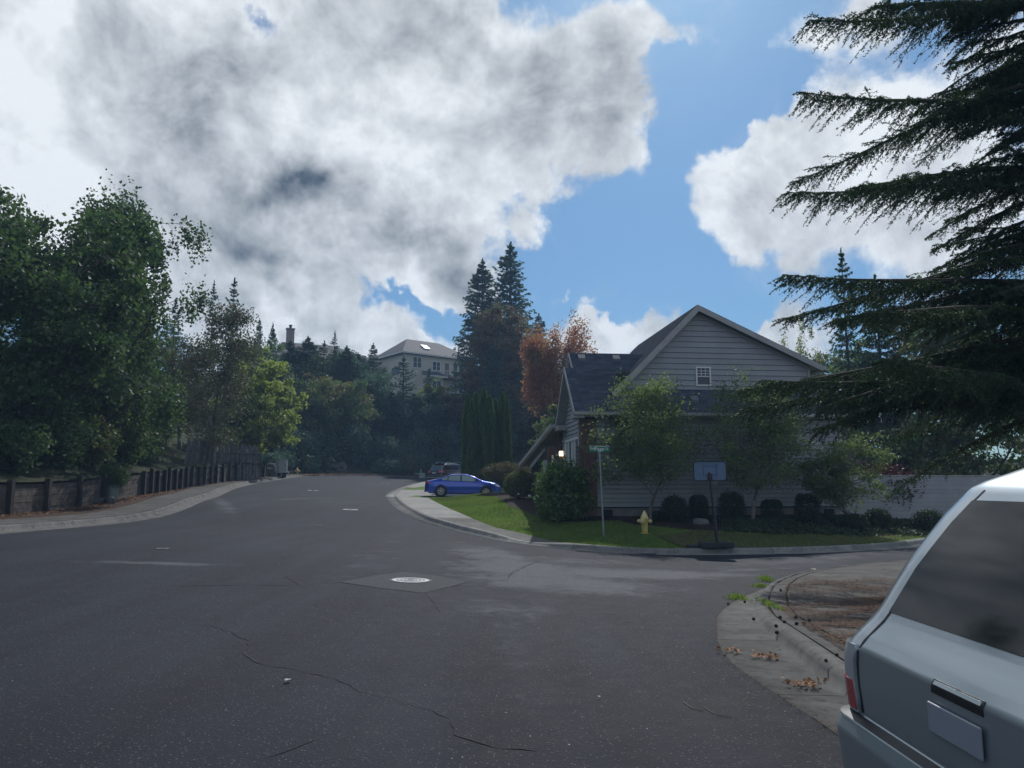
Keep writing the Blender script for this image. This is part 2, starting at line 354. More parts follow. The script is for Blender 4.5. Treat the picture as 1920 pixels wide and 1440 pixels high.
# --- asphalt: fine aggregate, mottling and the worn pale patches by the side street
def asphalt():
    m = bpy.data.materials.new('asphalt'); m.use_nodes = True; nt = m.node_tree; T = NT(nt); p = nt.nodes['Principled BSDF']
    pos = T.n('ShaderNodeNewGeometry').outputs['Position']
    s = T.n('ShaderNodeSeparateXYZ'); nt.links.new(pos, s.inputs[0])
    big = T.noise(pos, .33, 5, .55, .4); mid = T.noise(pos, 4.0, 9, .78); fine = T.noise(pos, 95, 3, .7); mic = T.noise(pos, 42, 4, .75)
    col = T.mix(T.mr(big, .32, .68), (.0090, .0120, .0200), (.0150, .0192, .0295))
    col = T.mix(T.mr(mid, .35, .7), col, T.mix(1.0, col, (1.12, 1.12, 1.13, 1), 'MULTIPLY'))
    lane = T.noise(T.vm('MULTIPLY', pos, (1.1, .09, 1)), 1.0, 4, .5, .2)
    col = T.mix(T.mr(lane, .38, .62), T.mix(1.0, col, (.72, .74, .78, 1), 'MULTIPLY'), T.mix(1.0, col, (1.22, 1.22, 1.2, 1), 'MULTIPLY'))
    def ell(lst):
        acc = None
        for (cx, cy, rx, ry, rot, amp) in lst:
            c_, s_ = math.cos(R(rot)), math.sin(R(rot))
            dx = T.m('SUBTRACT', s.outputs[0], cx); dy = T.m('SUBTRACT', s.outputs[1], cy)
            u = T.m('MULTIPLY_ADD', dx, c_/rx, T.m('MULTIPLY', dy, s_/rx)); v = T.m('MULTIPLY_ADD', dy, c_/ry, T.m('MULTIPLY', dx, -s_/ry))
            g = T.m('MULTIPLY', T.m('EXPONENT', T.m('MULTIPLY', T.m('MULTIPLY_ADD', u, u, T.m('MULTIPLY', v, v)), -1.0)), amp)
            acc = g if acc is None else T.m('MAXIMUM', acc, g)
        return acc
    E = []
    for (px, py, rx, ry, rot, amp) in [(925,1042,1.0,4.2,12,.85),(985,1068,1.6,2.6,15,1.0),(1048,1092,1.9,1.5,-20,1.0),(1100,1104,1.3,.9,-30,.8),(1165,1076,2.4,1.1,8,1.05),(1250,1076,2.2,.9,5,.9),(1060,1050,2.6,1.1,0,.55),(945,1140,1.3,.7,-55,.55),(960,1200,.6,2.6,5,.3),
                                       (285,1056,1.6,.30,6,.75),(420,945,.5,6,25,.6),(640,940,4,3,0,.32),(560,935,.3,5,-30,.6),(745,1040,.3,7,4,.3),(715,1030,.6,9,2,.32),(1500,1050,4.5,1.2,35,.55),(1420,1068,2.2,.5,30,.5)]:
        gx, gy = G(px, py); E.append((gx, gy, rx, ry, rot, amp))
    pm = T.m('ADD', ell(E), T.m('MULTIPLY_ADD', T.noise(pos, 1.3, 8, .72, .8), 1.7, -.85))
    pm = T.m('MULTIPLY', T.mr(pm, .22, .85), T.mr(mic, .25, .55, .45, 1.0))
    col = T.mix(T.m('MULTIPLY', pm, .85), col, T.mix(T.mr(mic, .35, .65), (.075, .083, .092), (.15, .16, .17)))
    # pale stones of the aggregate and black binder between them
    st = T.n('ShaderNodeTexVoronoi', feature='F1'); T.put(st.inputs['Vector'], pos); st.inputs['Scale'].default_value = 55
    sc_ = T.n('ShaderNodeSeparateColor'); nt.links.new(st.outputs['Color'], sc_.inputs[0])
    speck = T.m('MULTIPLY', T.mr(sc_.outputs[0], .80, .93), T.mr(st.outputs['Distance'], .45, .2))
    col = T.mix(T.m('MULTIPLY', speck, .9), col, (.16, .158, .155))
    col = T.mix(T.m('MULTIPLY', T.mr(fine, .42, .62), .5), T.mix(1.0, col, (.5, .5, .52, 1), 'MULTIPLY'), T.mix(1.0, col, (1.6, 1.6, 1.6, 1), 'MULTIPLY'))
    # oil and tyre darkening where cars stop
    oil = ell([(*G(1290, 1330), .7, 1.0, 0, .8), (*G(760, 1230), .35, 6, 3, .5), (*G(1010, 1250), .3, 5, -4, .45), (*G(300, 1250), 2, 2, 0, .5)])
    col = T.mix(T.m('MULTIPLY', T.m('MULTIPLY', oil, T.noise(pos, 3, 5, .6)), .9), col, (.018, .019, .022))
    nt.links.new(col, p.inputs['Base Color'])
    nt.links.new(T.mr(mid, .3, .7, .84, .90), p.inputs['Roughness']); p.inputs['Specular IOR Level'].default_value = .24
    b = T.n('ShaderNodeBump'); b.inputs['Strength'].default_value = .8; b.inputs['Distance'].default_value = .004
    nt.links.new(T.m('ADD', st.outputs['Distance'], mic), b.inputs['Height']); nt.links.new(b.outputs[0], p.inputs['Normal'])
    return m
M_ASPH = asphalt()
def concrete(name, a, b, stain=.5, scale=1.0):
    m = bpy.data.materials.new(name); m.use_nodes = True; nt = m.node_tree; T = NT(nt); p = nt.nodes['Principled BSDF']
    pos = T.n('ShaderNodeNewGeometry').outputs['Position']; rnd = T.n('ShaderNodeObjectInfo').outputs['Random']
    col = T.mix(T.mr(T.noise(pos, 1.4*scale, 6, .6, .5), .3, .7), a, b)
    col = T.mix(1.0, col, T.mix(rnd, (.86,)*3, (1.08,)*3), 'MULTIPLY')
    blot = T.mr(T.noise(pos, 5*scale, 8, .75, .4), .48, .68)
    col = T.mix(T.m('MULTIPLY', blot, stain), col, tuple(x*.35 for x in a))
    col = T.mix(T.m('MULTIPLY', T.mr(T.noise(pos, 120, 3, .7), .4, .65), .4), col, T.mix(1.0, col, (1.5, 1.48, 1.42, 1), 'MULTIPLY'))
    nt.links.new(col, p.inputs['Base Color']); p.inputs['Roughness'].default_value = .9; p.inputs['Specular IOR Level'].default_value = .25
    bm_ = T.n('ShaderNodeBump'); bm_.inputs['Strength'].default_value = .5; bm_.inputs['Distance'].default_value = .006
    nt.links.new(T.noise(pos, 60, 6, .75), bm_.inputs['Height']); nt.links.new(bm_.outputs[0], p.inputs['Normal'])
    return m
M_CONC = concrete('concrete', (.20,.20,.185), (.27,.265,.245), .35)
M_CONC_OLD_SHADE = concrete('weathered_and_shaded_concrete', (.085,.083,.078), (.14,.137,.128), .7, 1.5)
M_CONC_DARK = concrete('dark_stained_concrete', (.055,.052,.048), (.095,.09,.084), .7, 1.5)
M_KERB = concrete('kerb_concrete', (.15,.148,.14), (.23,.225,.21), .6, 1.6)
def groundmat(name, a, b, c, s=2.0, bump=.8):
    m = bpy.data.materials.new(name); m.use_nodes = True; nt = m.node_tree; T = NT(nt); p = nt.nodes['Principled BSDF']
    pos = T.n('ShaderNodeNewGeometry').outputs['Position']
    col = T.mix(T.mr(T.noise(pos, s*.35, 6, .6, .4), .35, .65), a, b)
    col = T.mix(T.mr(T.noise(pos, s*9, 6, .7), .5, .7), col, c)
    nt.links.new(col, p.inputs['Base Color']); p.inputs['Roughness'].default_value = .95; p.inputs['Specular IOR Level'].default_value = .15
    b_ = T.n('ShaderNodeBump'); b_.inputs['Strength'].default_value = bump; b_.inputs['Distance'].default_value = .05
    nt.links.new(T.noise(pos, s*8, 7, .75), b_.inputs['Height']); nt.links.new(b_.outputs[0], p.inputs['Normal'])
    return m
M_LAWN = groundmat('lawn_soil', (.07,.13,.028), (.12,.19,.04), (.13,.12,.05))
M_DRY = groundmat('dry_lawn', (.075,.07,.032), (.10,.085,.045), (.05,.07,.025))
M_DIRT = groundmat('leaf_litter', (.045,.032,.022), (.075,.048,.032), (.12,.062,.035))
M_BARK = groundmat('bark_mulch', (.022,.016,.013), (.040,.028,.022), (.065,.045,.035), 4)
M_HILL = groundmat('hillside_ground', (.022,.030,.014), (.035,.042,.018), (.055,.04,.025), 1.0)

tag(sheet('ground', [(-240,-55),(240,-55),(240,310),(-240,310)], lambda x, y: Ha(x, np.minimum(y, 100))-.9-.02*np.maximum(0, np.abs(x)-60)*0, M_HILL, 8.0), kind='structure')
asph = sheet('road', [(-24,-24),(34,-24),(46,34),(46,92),(-24,92)], Ha, M_ASPH, 1.0)

rev = RCs[::-1]
RC_in = offset(RCs, .16) if True else None
# right-hand plot: travel goes from far to near, land lies on the left of travel
land_pts = [tuple(p) for p in offset(RCs, .10)]+[(48,60),(60,86)]
sheet('lawn_ground', land_pts, land_right, M_LAWN, .6)
# left verge, hillside
sheet('verge', [tuple(p) for p in offset(LCs, .12) if p[1] < 66][::1]+[tuple(p) for p in LWs[::-1]], lambda x, y: Ha(x, y)+K(x, y)-.02, M_DIRT, 1.0)
hill_in = [tuple(p) for p in LWs[:-1]]+[tuple(p) for p in offset(LCs, .15) if p[1] > 66.5 or p[0] > -10 and p[1] > 60]
sheet('hillside', hill_in+[(90,93),(200,100),(225,290),(-225,290),(-225,-50),(-60,-50),(-30,-22)], hill, M_HILL, 2.5)
sheet('near_yard', [tuple(p) for p in offset(NCs, -.10)]+[(60,34),(60,-20),(4,-20)], near_land, M_DIRT, .8)

# kerbs: gutter pan, rounded face and top, in separate cast sections
def kerb(name, A, B, C, m, per, sx, base=None):
    """A gutter edge, B foot of the face, C back of the kerb: same count"""
    root = bpy.data.objects.new(name, None); link(root); root['kind'] = 'structure'
    n = len(A); i = 0
    while i < n-1:
        j = min(n-1, i+per); V = []; Fc = []; W_ = 8
        for k in range(i, j+1):
            a, b, c = A[k], B[k], C[k]
            if k in (i, j):   # open a joint
                q = i+1 if k == i else j-1; t = .006/max(.1, np.hypot(*(B[q]-B[k])))
                a, b, c = a+(A[q]-a)*t, b+(B[q]-b)*t, c+(C[q]-c)*t
            kk = float(K(np.float64(b[0]), np.float64(b[1]))); u = (c-b)
            ha, hb = H(*a), H(*b)
            V += [(a[0], a[1], ha-.05), (a[0], a[1], ha+.008), (b[0]-u[0]*.05, b[1]-u[1]*.05, hb+.004), (b[0]+u[0]*.12, b[1]+u[1]*.12, hb+kk*.6+.004), (b[0]+u[0]*.33, b[1]+u[1]*.33, hb+kk*.93+.005),
                  (b[0]+u[0]*.5, b[1]+u[1]*.5, hb+kk+.006), (c[0], c[1], hb+kk+.006), (c[0], c[1], hb-.08)]
        for k in range(j-i):
            for w in range(W_-1): Fc.append((k*W_+w, k*W_+w+1, (k+1)*W_+w+1, (k+1)*W_+w))
        nb_ = len(V); V += V[:W_]+V[(j-i)*W_:(j-i+1)*W_]; Fc += [tuple(nb_+w for w in range(W_)), tuple(nb_+W_+w for w in reversed(range(W_)))]
        if sx < 0: Fc = [f[::-1] for f in Fc]
        mesh('kerb_section', V, Fc, m, root, True).data.polygons.foreach_get
        i = j
    return root
kerb('right_kerb', offset(RCs, -.42), RCs, offset(RCs, .2), M_KERB, 4, 1)
kerb('left_kerb', offset(LCs, -.5), LCs, offset(LCs, .2), M_CONC_OLD_SHADE, 3, -1) if False else kerb('left_kerb', offset(LCs, .5)*0+offset(LCs, -.5), LCs, offset(LCs, .2), M_CONC_OLD_SHADE, 3, -1)
kerb('near_kerb', NGs, NCs, NCs+(NCs-NGs)/np.hypot(*(NCs-NGs).T)[:, None]*.2, M_CONC_OLD_SHADE, 4, 1)

def slabs(name, A, B, m, per, cross=None, dz=.004, gap=.012, kind='structure', hf=None):
    """pavement of separate slabs between the polylines A and B (same count)"""
    root = bpy.data.objects.new(name, None); link(root); root['kind'] = kind
    cross = cross or [0, 1]
    for i in range(0, len(A)-1, per):
        j = min(i+per, len(A)-1)
        for (c0, c1) in zip(cross[:-1], cross[1:]):
            V = []; ks = range(i, j+1)
            for k in ks:
                w = max(.2, np.hypot(*(B[k]-A[k]))); g = gap/w/2
                q = 0.0
                if k in (i, j): r = (k+1) if k == i else (k-1); q = gap/2/max(.1, np.hypot(*(A[r]-A[k])))
                for t in (c0+g, c1-g):
                    P = A[k]+(B[k]-A[k])*t
                    if q: P = P+((A[r]+(B[r]-A[r])*t)-P)*q
                    z = (hf(P[0], P[1]) if hf else H(*P)+float(K(P[0], P[1])))+dz
                    V.append((P[0], P[1], float(np.ravel(z)[0])))
            n = len(V); V += [(x, y, z-.06) for x, y, z in V]; Fc = []
            for k in range(j-i):
                a = 2*k; Fc.append((a, a+1, a+3, a+2)); Fc.append((a+n, a, a+2, a+2+n)); Fc.append((a+1, a+1+n, a+3+n, a+3))
            Fc += [(0, n, n+1, 1), (n-2, n-1, 2*n-1, 2*n-2)]
            o = mesh('slab', V, Fc, m, root)
    return root
# right-hand pavement from the driveway to the corner
ra = resample([tuple(p) for p in offset(RCs, .21) if (p[1] < 44.6 and p[0] < 2.75 and p[1] > 22)], n=34)
rb = resample(RS_, n=34)
sw_mats = slabs('right_pavement', ra, rb, M_CONC, 2)
for k, o in enumerate(sw_mats.children):
    if k > 9: o.data.materials[0] = M_CONC_OLD_SHADE  # slabs nearer the corner take darker concrete to paint the house's shadow
slabs('far_right_pavement', resample([tuple(p) for p in offset(RCs, .21) if (p[1] > 53.4 and p[0] < 20)], n=24), resample([tuple(p) for p in offset(RCs, 1.7) if (p[1] > 53.4 and p[0] < 20)], n=24), M_CONC, 2)
# driveway with apron
dA = resample([(-7.35,43.6),(-4,43.4),(0,43.3),(3.4,43.3)], n=8); dB = resample([(-7.6,51.8),(-4,52),(0,52),(3.4,52)], n=8)
slabs('driveway', dA, dB, M_CONC, 2, [0, .5, 1], dz=.012, hf=lambda x, y: land_right(x, y))
# left pavement
la = resample([tuple(p) for p in offset(LCs, .21) if p[1] < 62], n=50); 
lwB = np.array([LWs[np.argmin(np.hypot(*(LWs-p).T))] for p in la]); lb = la+(lwB-la)*np.minimum(1, (1.25/np.hypot(*(lwB-la).T)))[:, None]
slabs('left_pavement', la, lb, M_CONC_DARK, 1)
# near corner pavement
nd = (NCs-NGs)/np.hypot(*(NCs-NGs).T)[:, None]
keep = (NCs[:, 1] > 4.3)
na = (NCs+nd*.215)[keep]; nb = (NCs+nd*3.4)[keep]
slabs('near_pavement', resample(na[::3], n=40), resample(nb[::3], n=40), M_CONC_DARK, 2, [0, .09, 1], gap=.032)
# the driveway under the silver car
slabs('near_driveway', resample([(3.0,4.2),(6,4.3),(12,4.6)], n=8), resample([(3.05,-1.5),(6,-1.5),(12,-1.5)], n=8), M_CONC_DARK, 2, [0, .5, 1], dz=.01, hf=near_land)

# planting bed and dry strip before the house
def landz(x, y): return float(land_right(np.array([x]), np.array([y]))[0])
def hillz(x, y): return float(hill(np.array([x]), np.array([y]))[0])
sheet('planting_bed', [(-.1,33.8),(.6,31.6),(1.0,30.0),(1.5,28.6),(2.6,27.9),(3.9,27.6),(4.3,26.2),(6,25.4),(9,25.4),(13,26.6),(18,29.5),(18,32),(2.4,29.3),(1.6,36),(.4,41.8),(-1.6,42.6),(-2.0,41.4),(-.8,39.5)], land_right, M_BARK, .5, dz=.02)
sheet('planting_bed', [(-5.2,43.1),(-4.3,42.0),(-3.4,40.2),(-2.4,41.6),(-1.9,42.9),(-3.5,43.25)], land_right, M_BARK, .4, dz=.018)
sheet('planting_bed', [(-5.6,52.6),(-4.2,52.5),(3,52.6),(6,58),(-2,60),(-5.6,58)], land_right, M_BARK, .8, dz=.02)
sheet('dry_lawn_strip', [(5.2,22.7),(8.4,23.1),(10.4,23.95),(12.1,24.95),(15.6,27.8),(15,29.2),(12.6,26.6),(9,25.35),(6,25.3),(4.7,24.6)], land_right, M_DRY, .5, dz=.012)

# cracks, manholes and the patch round the near one
M_CRACK = mat('crack', (.012,.012,.013), .95)
def crack(pts, w=.02, src=None, wpts=False):
    P = [G(px, py) for px, py in pts] if not wpts else pts
    P = resample(P, step=.12); n = len(P)
    T_ = np.gradient(P, axis=0); T_ /= np.hypot(*T_.T)[:, None]; N_ = np.c_[-T_[:, 1], T_[:, 0]]
    P = P+N_*(np.cumsum(RS.normal(0, .018, n))*np.sin(np.linspace(0, math.pi, n))+RS.normal(0, .014, n))[:, None]
    ww = w*.95*np.clip(RS.normal(.7, .4, n), .2, 1.6)*np.sin(np.linspace(.25, math.pi-.25, n))**.5
    L = P+N_*ww[:, None]/2; Q = P-N_*ww[:, None]/2
    V = [(a[0], a[1], H(*a)+.005) for a in L]+[(a[0], a[1], H(*a)+.005) for a in Q]
    mesh('crack', V, [(i, n+i, n+i+1, i+1) for i in range(n-1)], M_CRACK, asph)
z7 = lambda L: [(240+x/2.6667, 960+y/2.6667) for x, y in L]
z8 = lambda L: [(800+x/3.2, 900+y/3.2) for x, y in L]
for L, w in ((z7([(885,95),(865,150),(825,220)]), .05), (z7([(790,210),(765,245),(755,275)]), .045), (z7([(805,285),(830,320),(850,360)]), .035), (z7([(60,372),(300,371),(560,367),(850,366),(1060,352)]), .03),
             (z7([(435,490),(440,565),(545,610),(625,650),(620,700),(650,735),(830,775),(960,810),(1080,850),(1140,890),(1250,915),(1400,965)]), .02),
             (z7([(1400,965),(1530,1000),(1600,1035),(1660,1100),(1740,1150),(1900,1180),(2050,1195)]), .022), (z7([(1480,405),(1530,450),(1560,500)]), .03), (z7([(1700,338),(1900,338)]), .035),
             (z7([(930,1140),(800,1190),(690,1240)]), .02), (z8([(490,595),(500,560),(560,525),(620,500),(690,480)]), .04), (z8([(800,430),(560,420),(300,380)]), .03), (z7([(560,630),(530,720),(500,760)]), .012), (z7([(700,805),(760,798)]), .012)):
    crack(L, w)
M_PATCH = mat('manhole_patch', (.040,.043,.048), .9, vary=.35, vscale=25, bump=1, bscale=60, spec=.3)
dia = [G(*p) for p in z7([(1060,352),(1230,318),(1380,300),(1560,322),(1700,350),(1600,378),(1480,407),(1240,380)])]
pt = sheet('patch', dia, Ha, M_PATCH, .2, dz=.004, kind=None, parent=asph)
pts_d = dia+[dia[0]]
for a, b in zip(pts_d[:-1], pts_d[1:]):
    crack([a, ((a[0]+b[0])/2, (a[1]+b[1])/2), b], .02, wpts=True)
M_IRON = mat('worn_cast_iron', (.42,.43,.44), .7, .1, vary=.25, vscale=9, bump=.3, bscale=80)
M_IRON_D = mat('cast_iron_groove', (.06,.06,.06), .8)
def manhole(px, py, r, label):
    x, y = G(px, py); t = thing('manhole_cover', label, 'manhole cover', (x, y, H(x, y)), group='manhole covers in the road')
    dx = (H(x+.3, y)-H(x-.3, y))/.6; dy = (H(x, y+.3)-H(x, y-.3))/.6; t.rotation_euler = (math.atan(dy), -math.atan(dx), 0)
    MB().lathe([(r, -.03), (r, .010), (r-.03, .012), (r-.045, .006), (0.001, .006)], 40).obj('frame', M_IRON_D, t)
    MB().lathe([(r-.05, -.02), (r-.05, .013), (r*.74, .014), (0.001, .014)], 40).obj('lid', M_IRON, t)
    for q in (.66, .48, .3, .14):
        m_ = MB(); m_.lathe([(r*q, .0135), (r*q, .0165), (r*q-.018, .0165), (r*q-.018, .0135)], 36); m_.obj('ring_groove', M_IRON_D, t)
manhole(770, 1089, .375, 'large pale manhole cover with concentric rings in the diamond patch near the camera')
manhole(657, 956, .37, 'pale round manhole cover in the middle of the road, second nearest')
manhole(587, 920, .36, 'farthest pale manhole cover on the climbing road near the grey cabinet')
manhole(305, 1029, .15, 'small pale valve lid near the left kerb')
manhole(598, 987, .09, 'tiny round valve lid in the road beside a crack')
manhole(722, 906, .33, 'flat pale cover far up the road near the black car')
# ------------------------------------------------------------------ foliage builders (numpy)
def leaves(C, L, Wd, D=None, N=None, rs=RS, fold=True, flat=0.0):
    """leaf blades: centres C, length L, width Wd; optional long direction D"""
    n = len(C)
    if D is None: D = rs.normal(size=(n, 3)); D[:, 2] -= .35
    D = D/np.linalg.norm(D, axis=1)[:, None]
    Q = rs.normal(size=(n, 3)) if N is None else N
    S = np.cross(D, Q); S /= (np.linalg.norm(S, axis=1)[:, None]+1e-9)
    L = (L*rs.uniform(.65, 1.3, n))[:, None]; Wd = (Wd*rs.uniform(.7, 1.25, n))[:, None]
    U = np.cross(S, D)
    a = C-D*L*.5; b = C+S*Wd*.5+U*Wd*.12; c = C+D*L*.5; d = C-S*Wd*.5+U*Wd*.12
    V = np.stack([a, b, c, d], 1).reshape(-1, 3); i = np.arange(n)[:, None]*4
    return V, np.hstack([i, i+1, i+2, i+3])
def combine(parts):
    V = []; Fc = []; o = 0
    for v, f in parts: V.append(v); Fc.append(f+o); o += len(v)
    return np.vstack(V), np.vstack(Fc)
def branch_tree(h, r0, spread, rs, levels=3, first=.25, n1=9, up=.5, jit=.18, multi=1):
    """returns tubes (pts, radii) and tip points"""
    tubes = []; tips = []
    def grow(p, d, L, r, lev):
        n = 5; pts = [p.copy()]; rr = [r]; q = p.copy(); dd = d.copy()
        for i in range(n):
            dd = dd+rs.normal(size=3)*jit; dd[2] += .05*(lev > 0); dd /= np.linalg.norm(dd); q = q+dd*L/n
            pts.append(q.copy()); rr.append(r*(1-.8*(i+1)/n))
        tubes.append((pts, rr, lev))
        if lev >= levels: tips.append(q); tips.append(pts[3]); return
        if lev >= 1: tips.append(q)
        k = {0: n1, 1: 5, 2: 4}[lev] if lev < 3 else 3
        for j in range(k):
            t = (first if lev == 0 else .3)+(1-(first if lev == 0 else .3))*(j+rs.uniform(.1, .9))/k
            i = min(n-1, int(t*n)); f = t*n-i; base = pts[i]*(1-f)+pts[i+1]*f
            a = rs.uniform(0, 2*math.pi) if lev else 2*math.pi*(j*.381)+rs.uniform(-.4, .4)
            ax = pts[i+1]-pts[i]; ax /= np.linalg.norm(ax)
            e = np.cross(ax, [.3, .5, .8]); e /= np.linalg.norm(e); g = np.cross(ax, e)
            o = e*math.cos(a)+g*math.sin(a); nd = ax*(up if lev == 0 else .65)+o*(1-.3*t); nd /= np.linalg.norm(nd)
            ll = L*spread*(1-.45*t) if lev == 0 else L*.55*(1-.3*t)
            grow(base, nd, ll*rs.uniform(.8, 1.2), r*(.42 if lev else .38)*(1.1-.6*t)+.004, lev+1)
    for k in range(multi):
        a = 2*math.pi*k/multi+.4; lean = 0 if multi == 1 else .22
        d = np.array([math.cos(a)*lean, math.sin(a)*lean, 1.0]); d /= np.linalg.norm(d)
        grow(np.array([math.cos(a)*.15*(multi > 1), math.sin(a)*.15*(multi > 1), -.25]), d, h, r0, 0)
    return tubes, np.array(tips)
def wood(tubes, maxlev=3, nmin=.004):
    m = MB()
    for pts, rr, lev in tubes:
        if lev <= maxlev: m.tube([tuple(p) for p in pts], [max(nmin, x) for x in rr], 7 if lev == 0 else (5 if lev == 1 else 3), cap=False)
    return m
M_BARKW = mat('tree_bark', (.085,.070,.058), .95, vary=.4, vscale=6, bump=1, bscale=25)
M_BARKG = mat('grey_bark', (.16,.15,.135), .95, vary=.4, vscale=8, bump=1, bscale=30)
M_TWIG = mat('bare_twigs', (.17,.15,.135), .95, vary=.3, vscale=5)
L_MAPLE = leafmat('maple_leaf', (.040,.078,.036), (.078,.128,.055), tr=.36)
L_LIME = leafmat('lime_maple_leaf', (.15,.20,.055), (.27,.32,.10), tr=.45)
L_OLIVE = leafmat('thin_olive_leaf', (.060,.078,.042), (.11,.125,.065), (.10,.085,.055), tr=.25)
L_MID = leafmat('mid_green_leaf', (.070,.125,.052), (.14,.20,.085), (.15,.12,.06), tr=.3)
L_YEL = leafmat('yellow_green_leaf', (.13,.18,.05), (.24,.28,.08), tr=.4)
L_BROWN = leafmat('autumn_brown_leaf', (.125,.09,.055), (.20,.13,.075), (.06,.085,.05), tr=.25)
L_RED = leafmat('red_autumn_leaf', (.28,.10,.085), (.40,.20,.14), (.22,.17,.09), tr=.38)
L_RUST = leafmat('rust_leaf', (.16,.065,.045), (.25,.12,.07), tr=.3)
L_CON = leafmat('conifer_needle', (.036,.078,.062), (.080,.140,.102), tr=.36, rough=.65, spec=.25)
L_CON2 = leafmat('blue_conifer_needle', (.042,.088,.078), (.090,.150,.125), tr=.36, rough=.65, spec=.25)
L_FIR = leafmat('near_fir_needle', (.022,.05,.024), (.05,.095,.042), tr=.2, rough=.6, spec=.25)
L_ARB = leafmat('arborvitae_spray', (.060,.11,.040), (.11,.18,.065), tr=.28, rough=.7, spec=.2)
L_BIRCH = leafmat('small_tree_leaf', (.085,.130,.062), (.17,.225,.10), tr=.42)
L_BOX = leafmat('boxwood_leaf', (.026,.048,.030), (.050,.082,.044), tr=.15)
L_RHO = leafmat('rhododendron_leaf', (.045,.10,.025), (.10,.18,.04), tr=.3, rough=.35, spec=.6)
L_WINE = leafmat('burgundy_leaf', (.05,.018,.024), (.09,.03,.035), tr=.2)
L_PINE = leafmat('mountain_pine_needle', (.035,.05,.045), (.07,.085,.07), tr=.12, rough=.7)
L_JAP = leafmat('spreading_maple_leaf', (.055,.05,.03), (.12,.105,.06), tr=.3)
L_ROSE = leafmat('rose_leaf', (.05,.075,.035), (.12,.13,.06), tr=.3)
L_PALE = leafmat('pale_backlit_leaf', (.14,.16,.07), (.22,.24,.12), tr=.5)

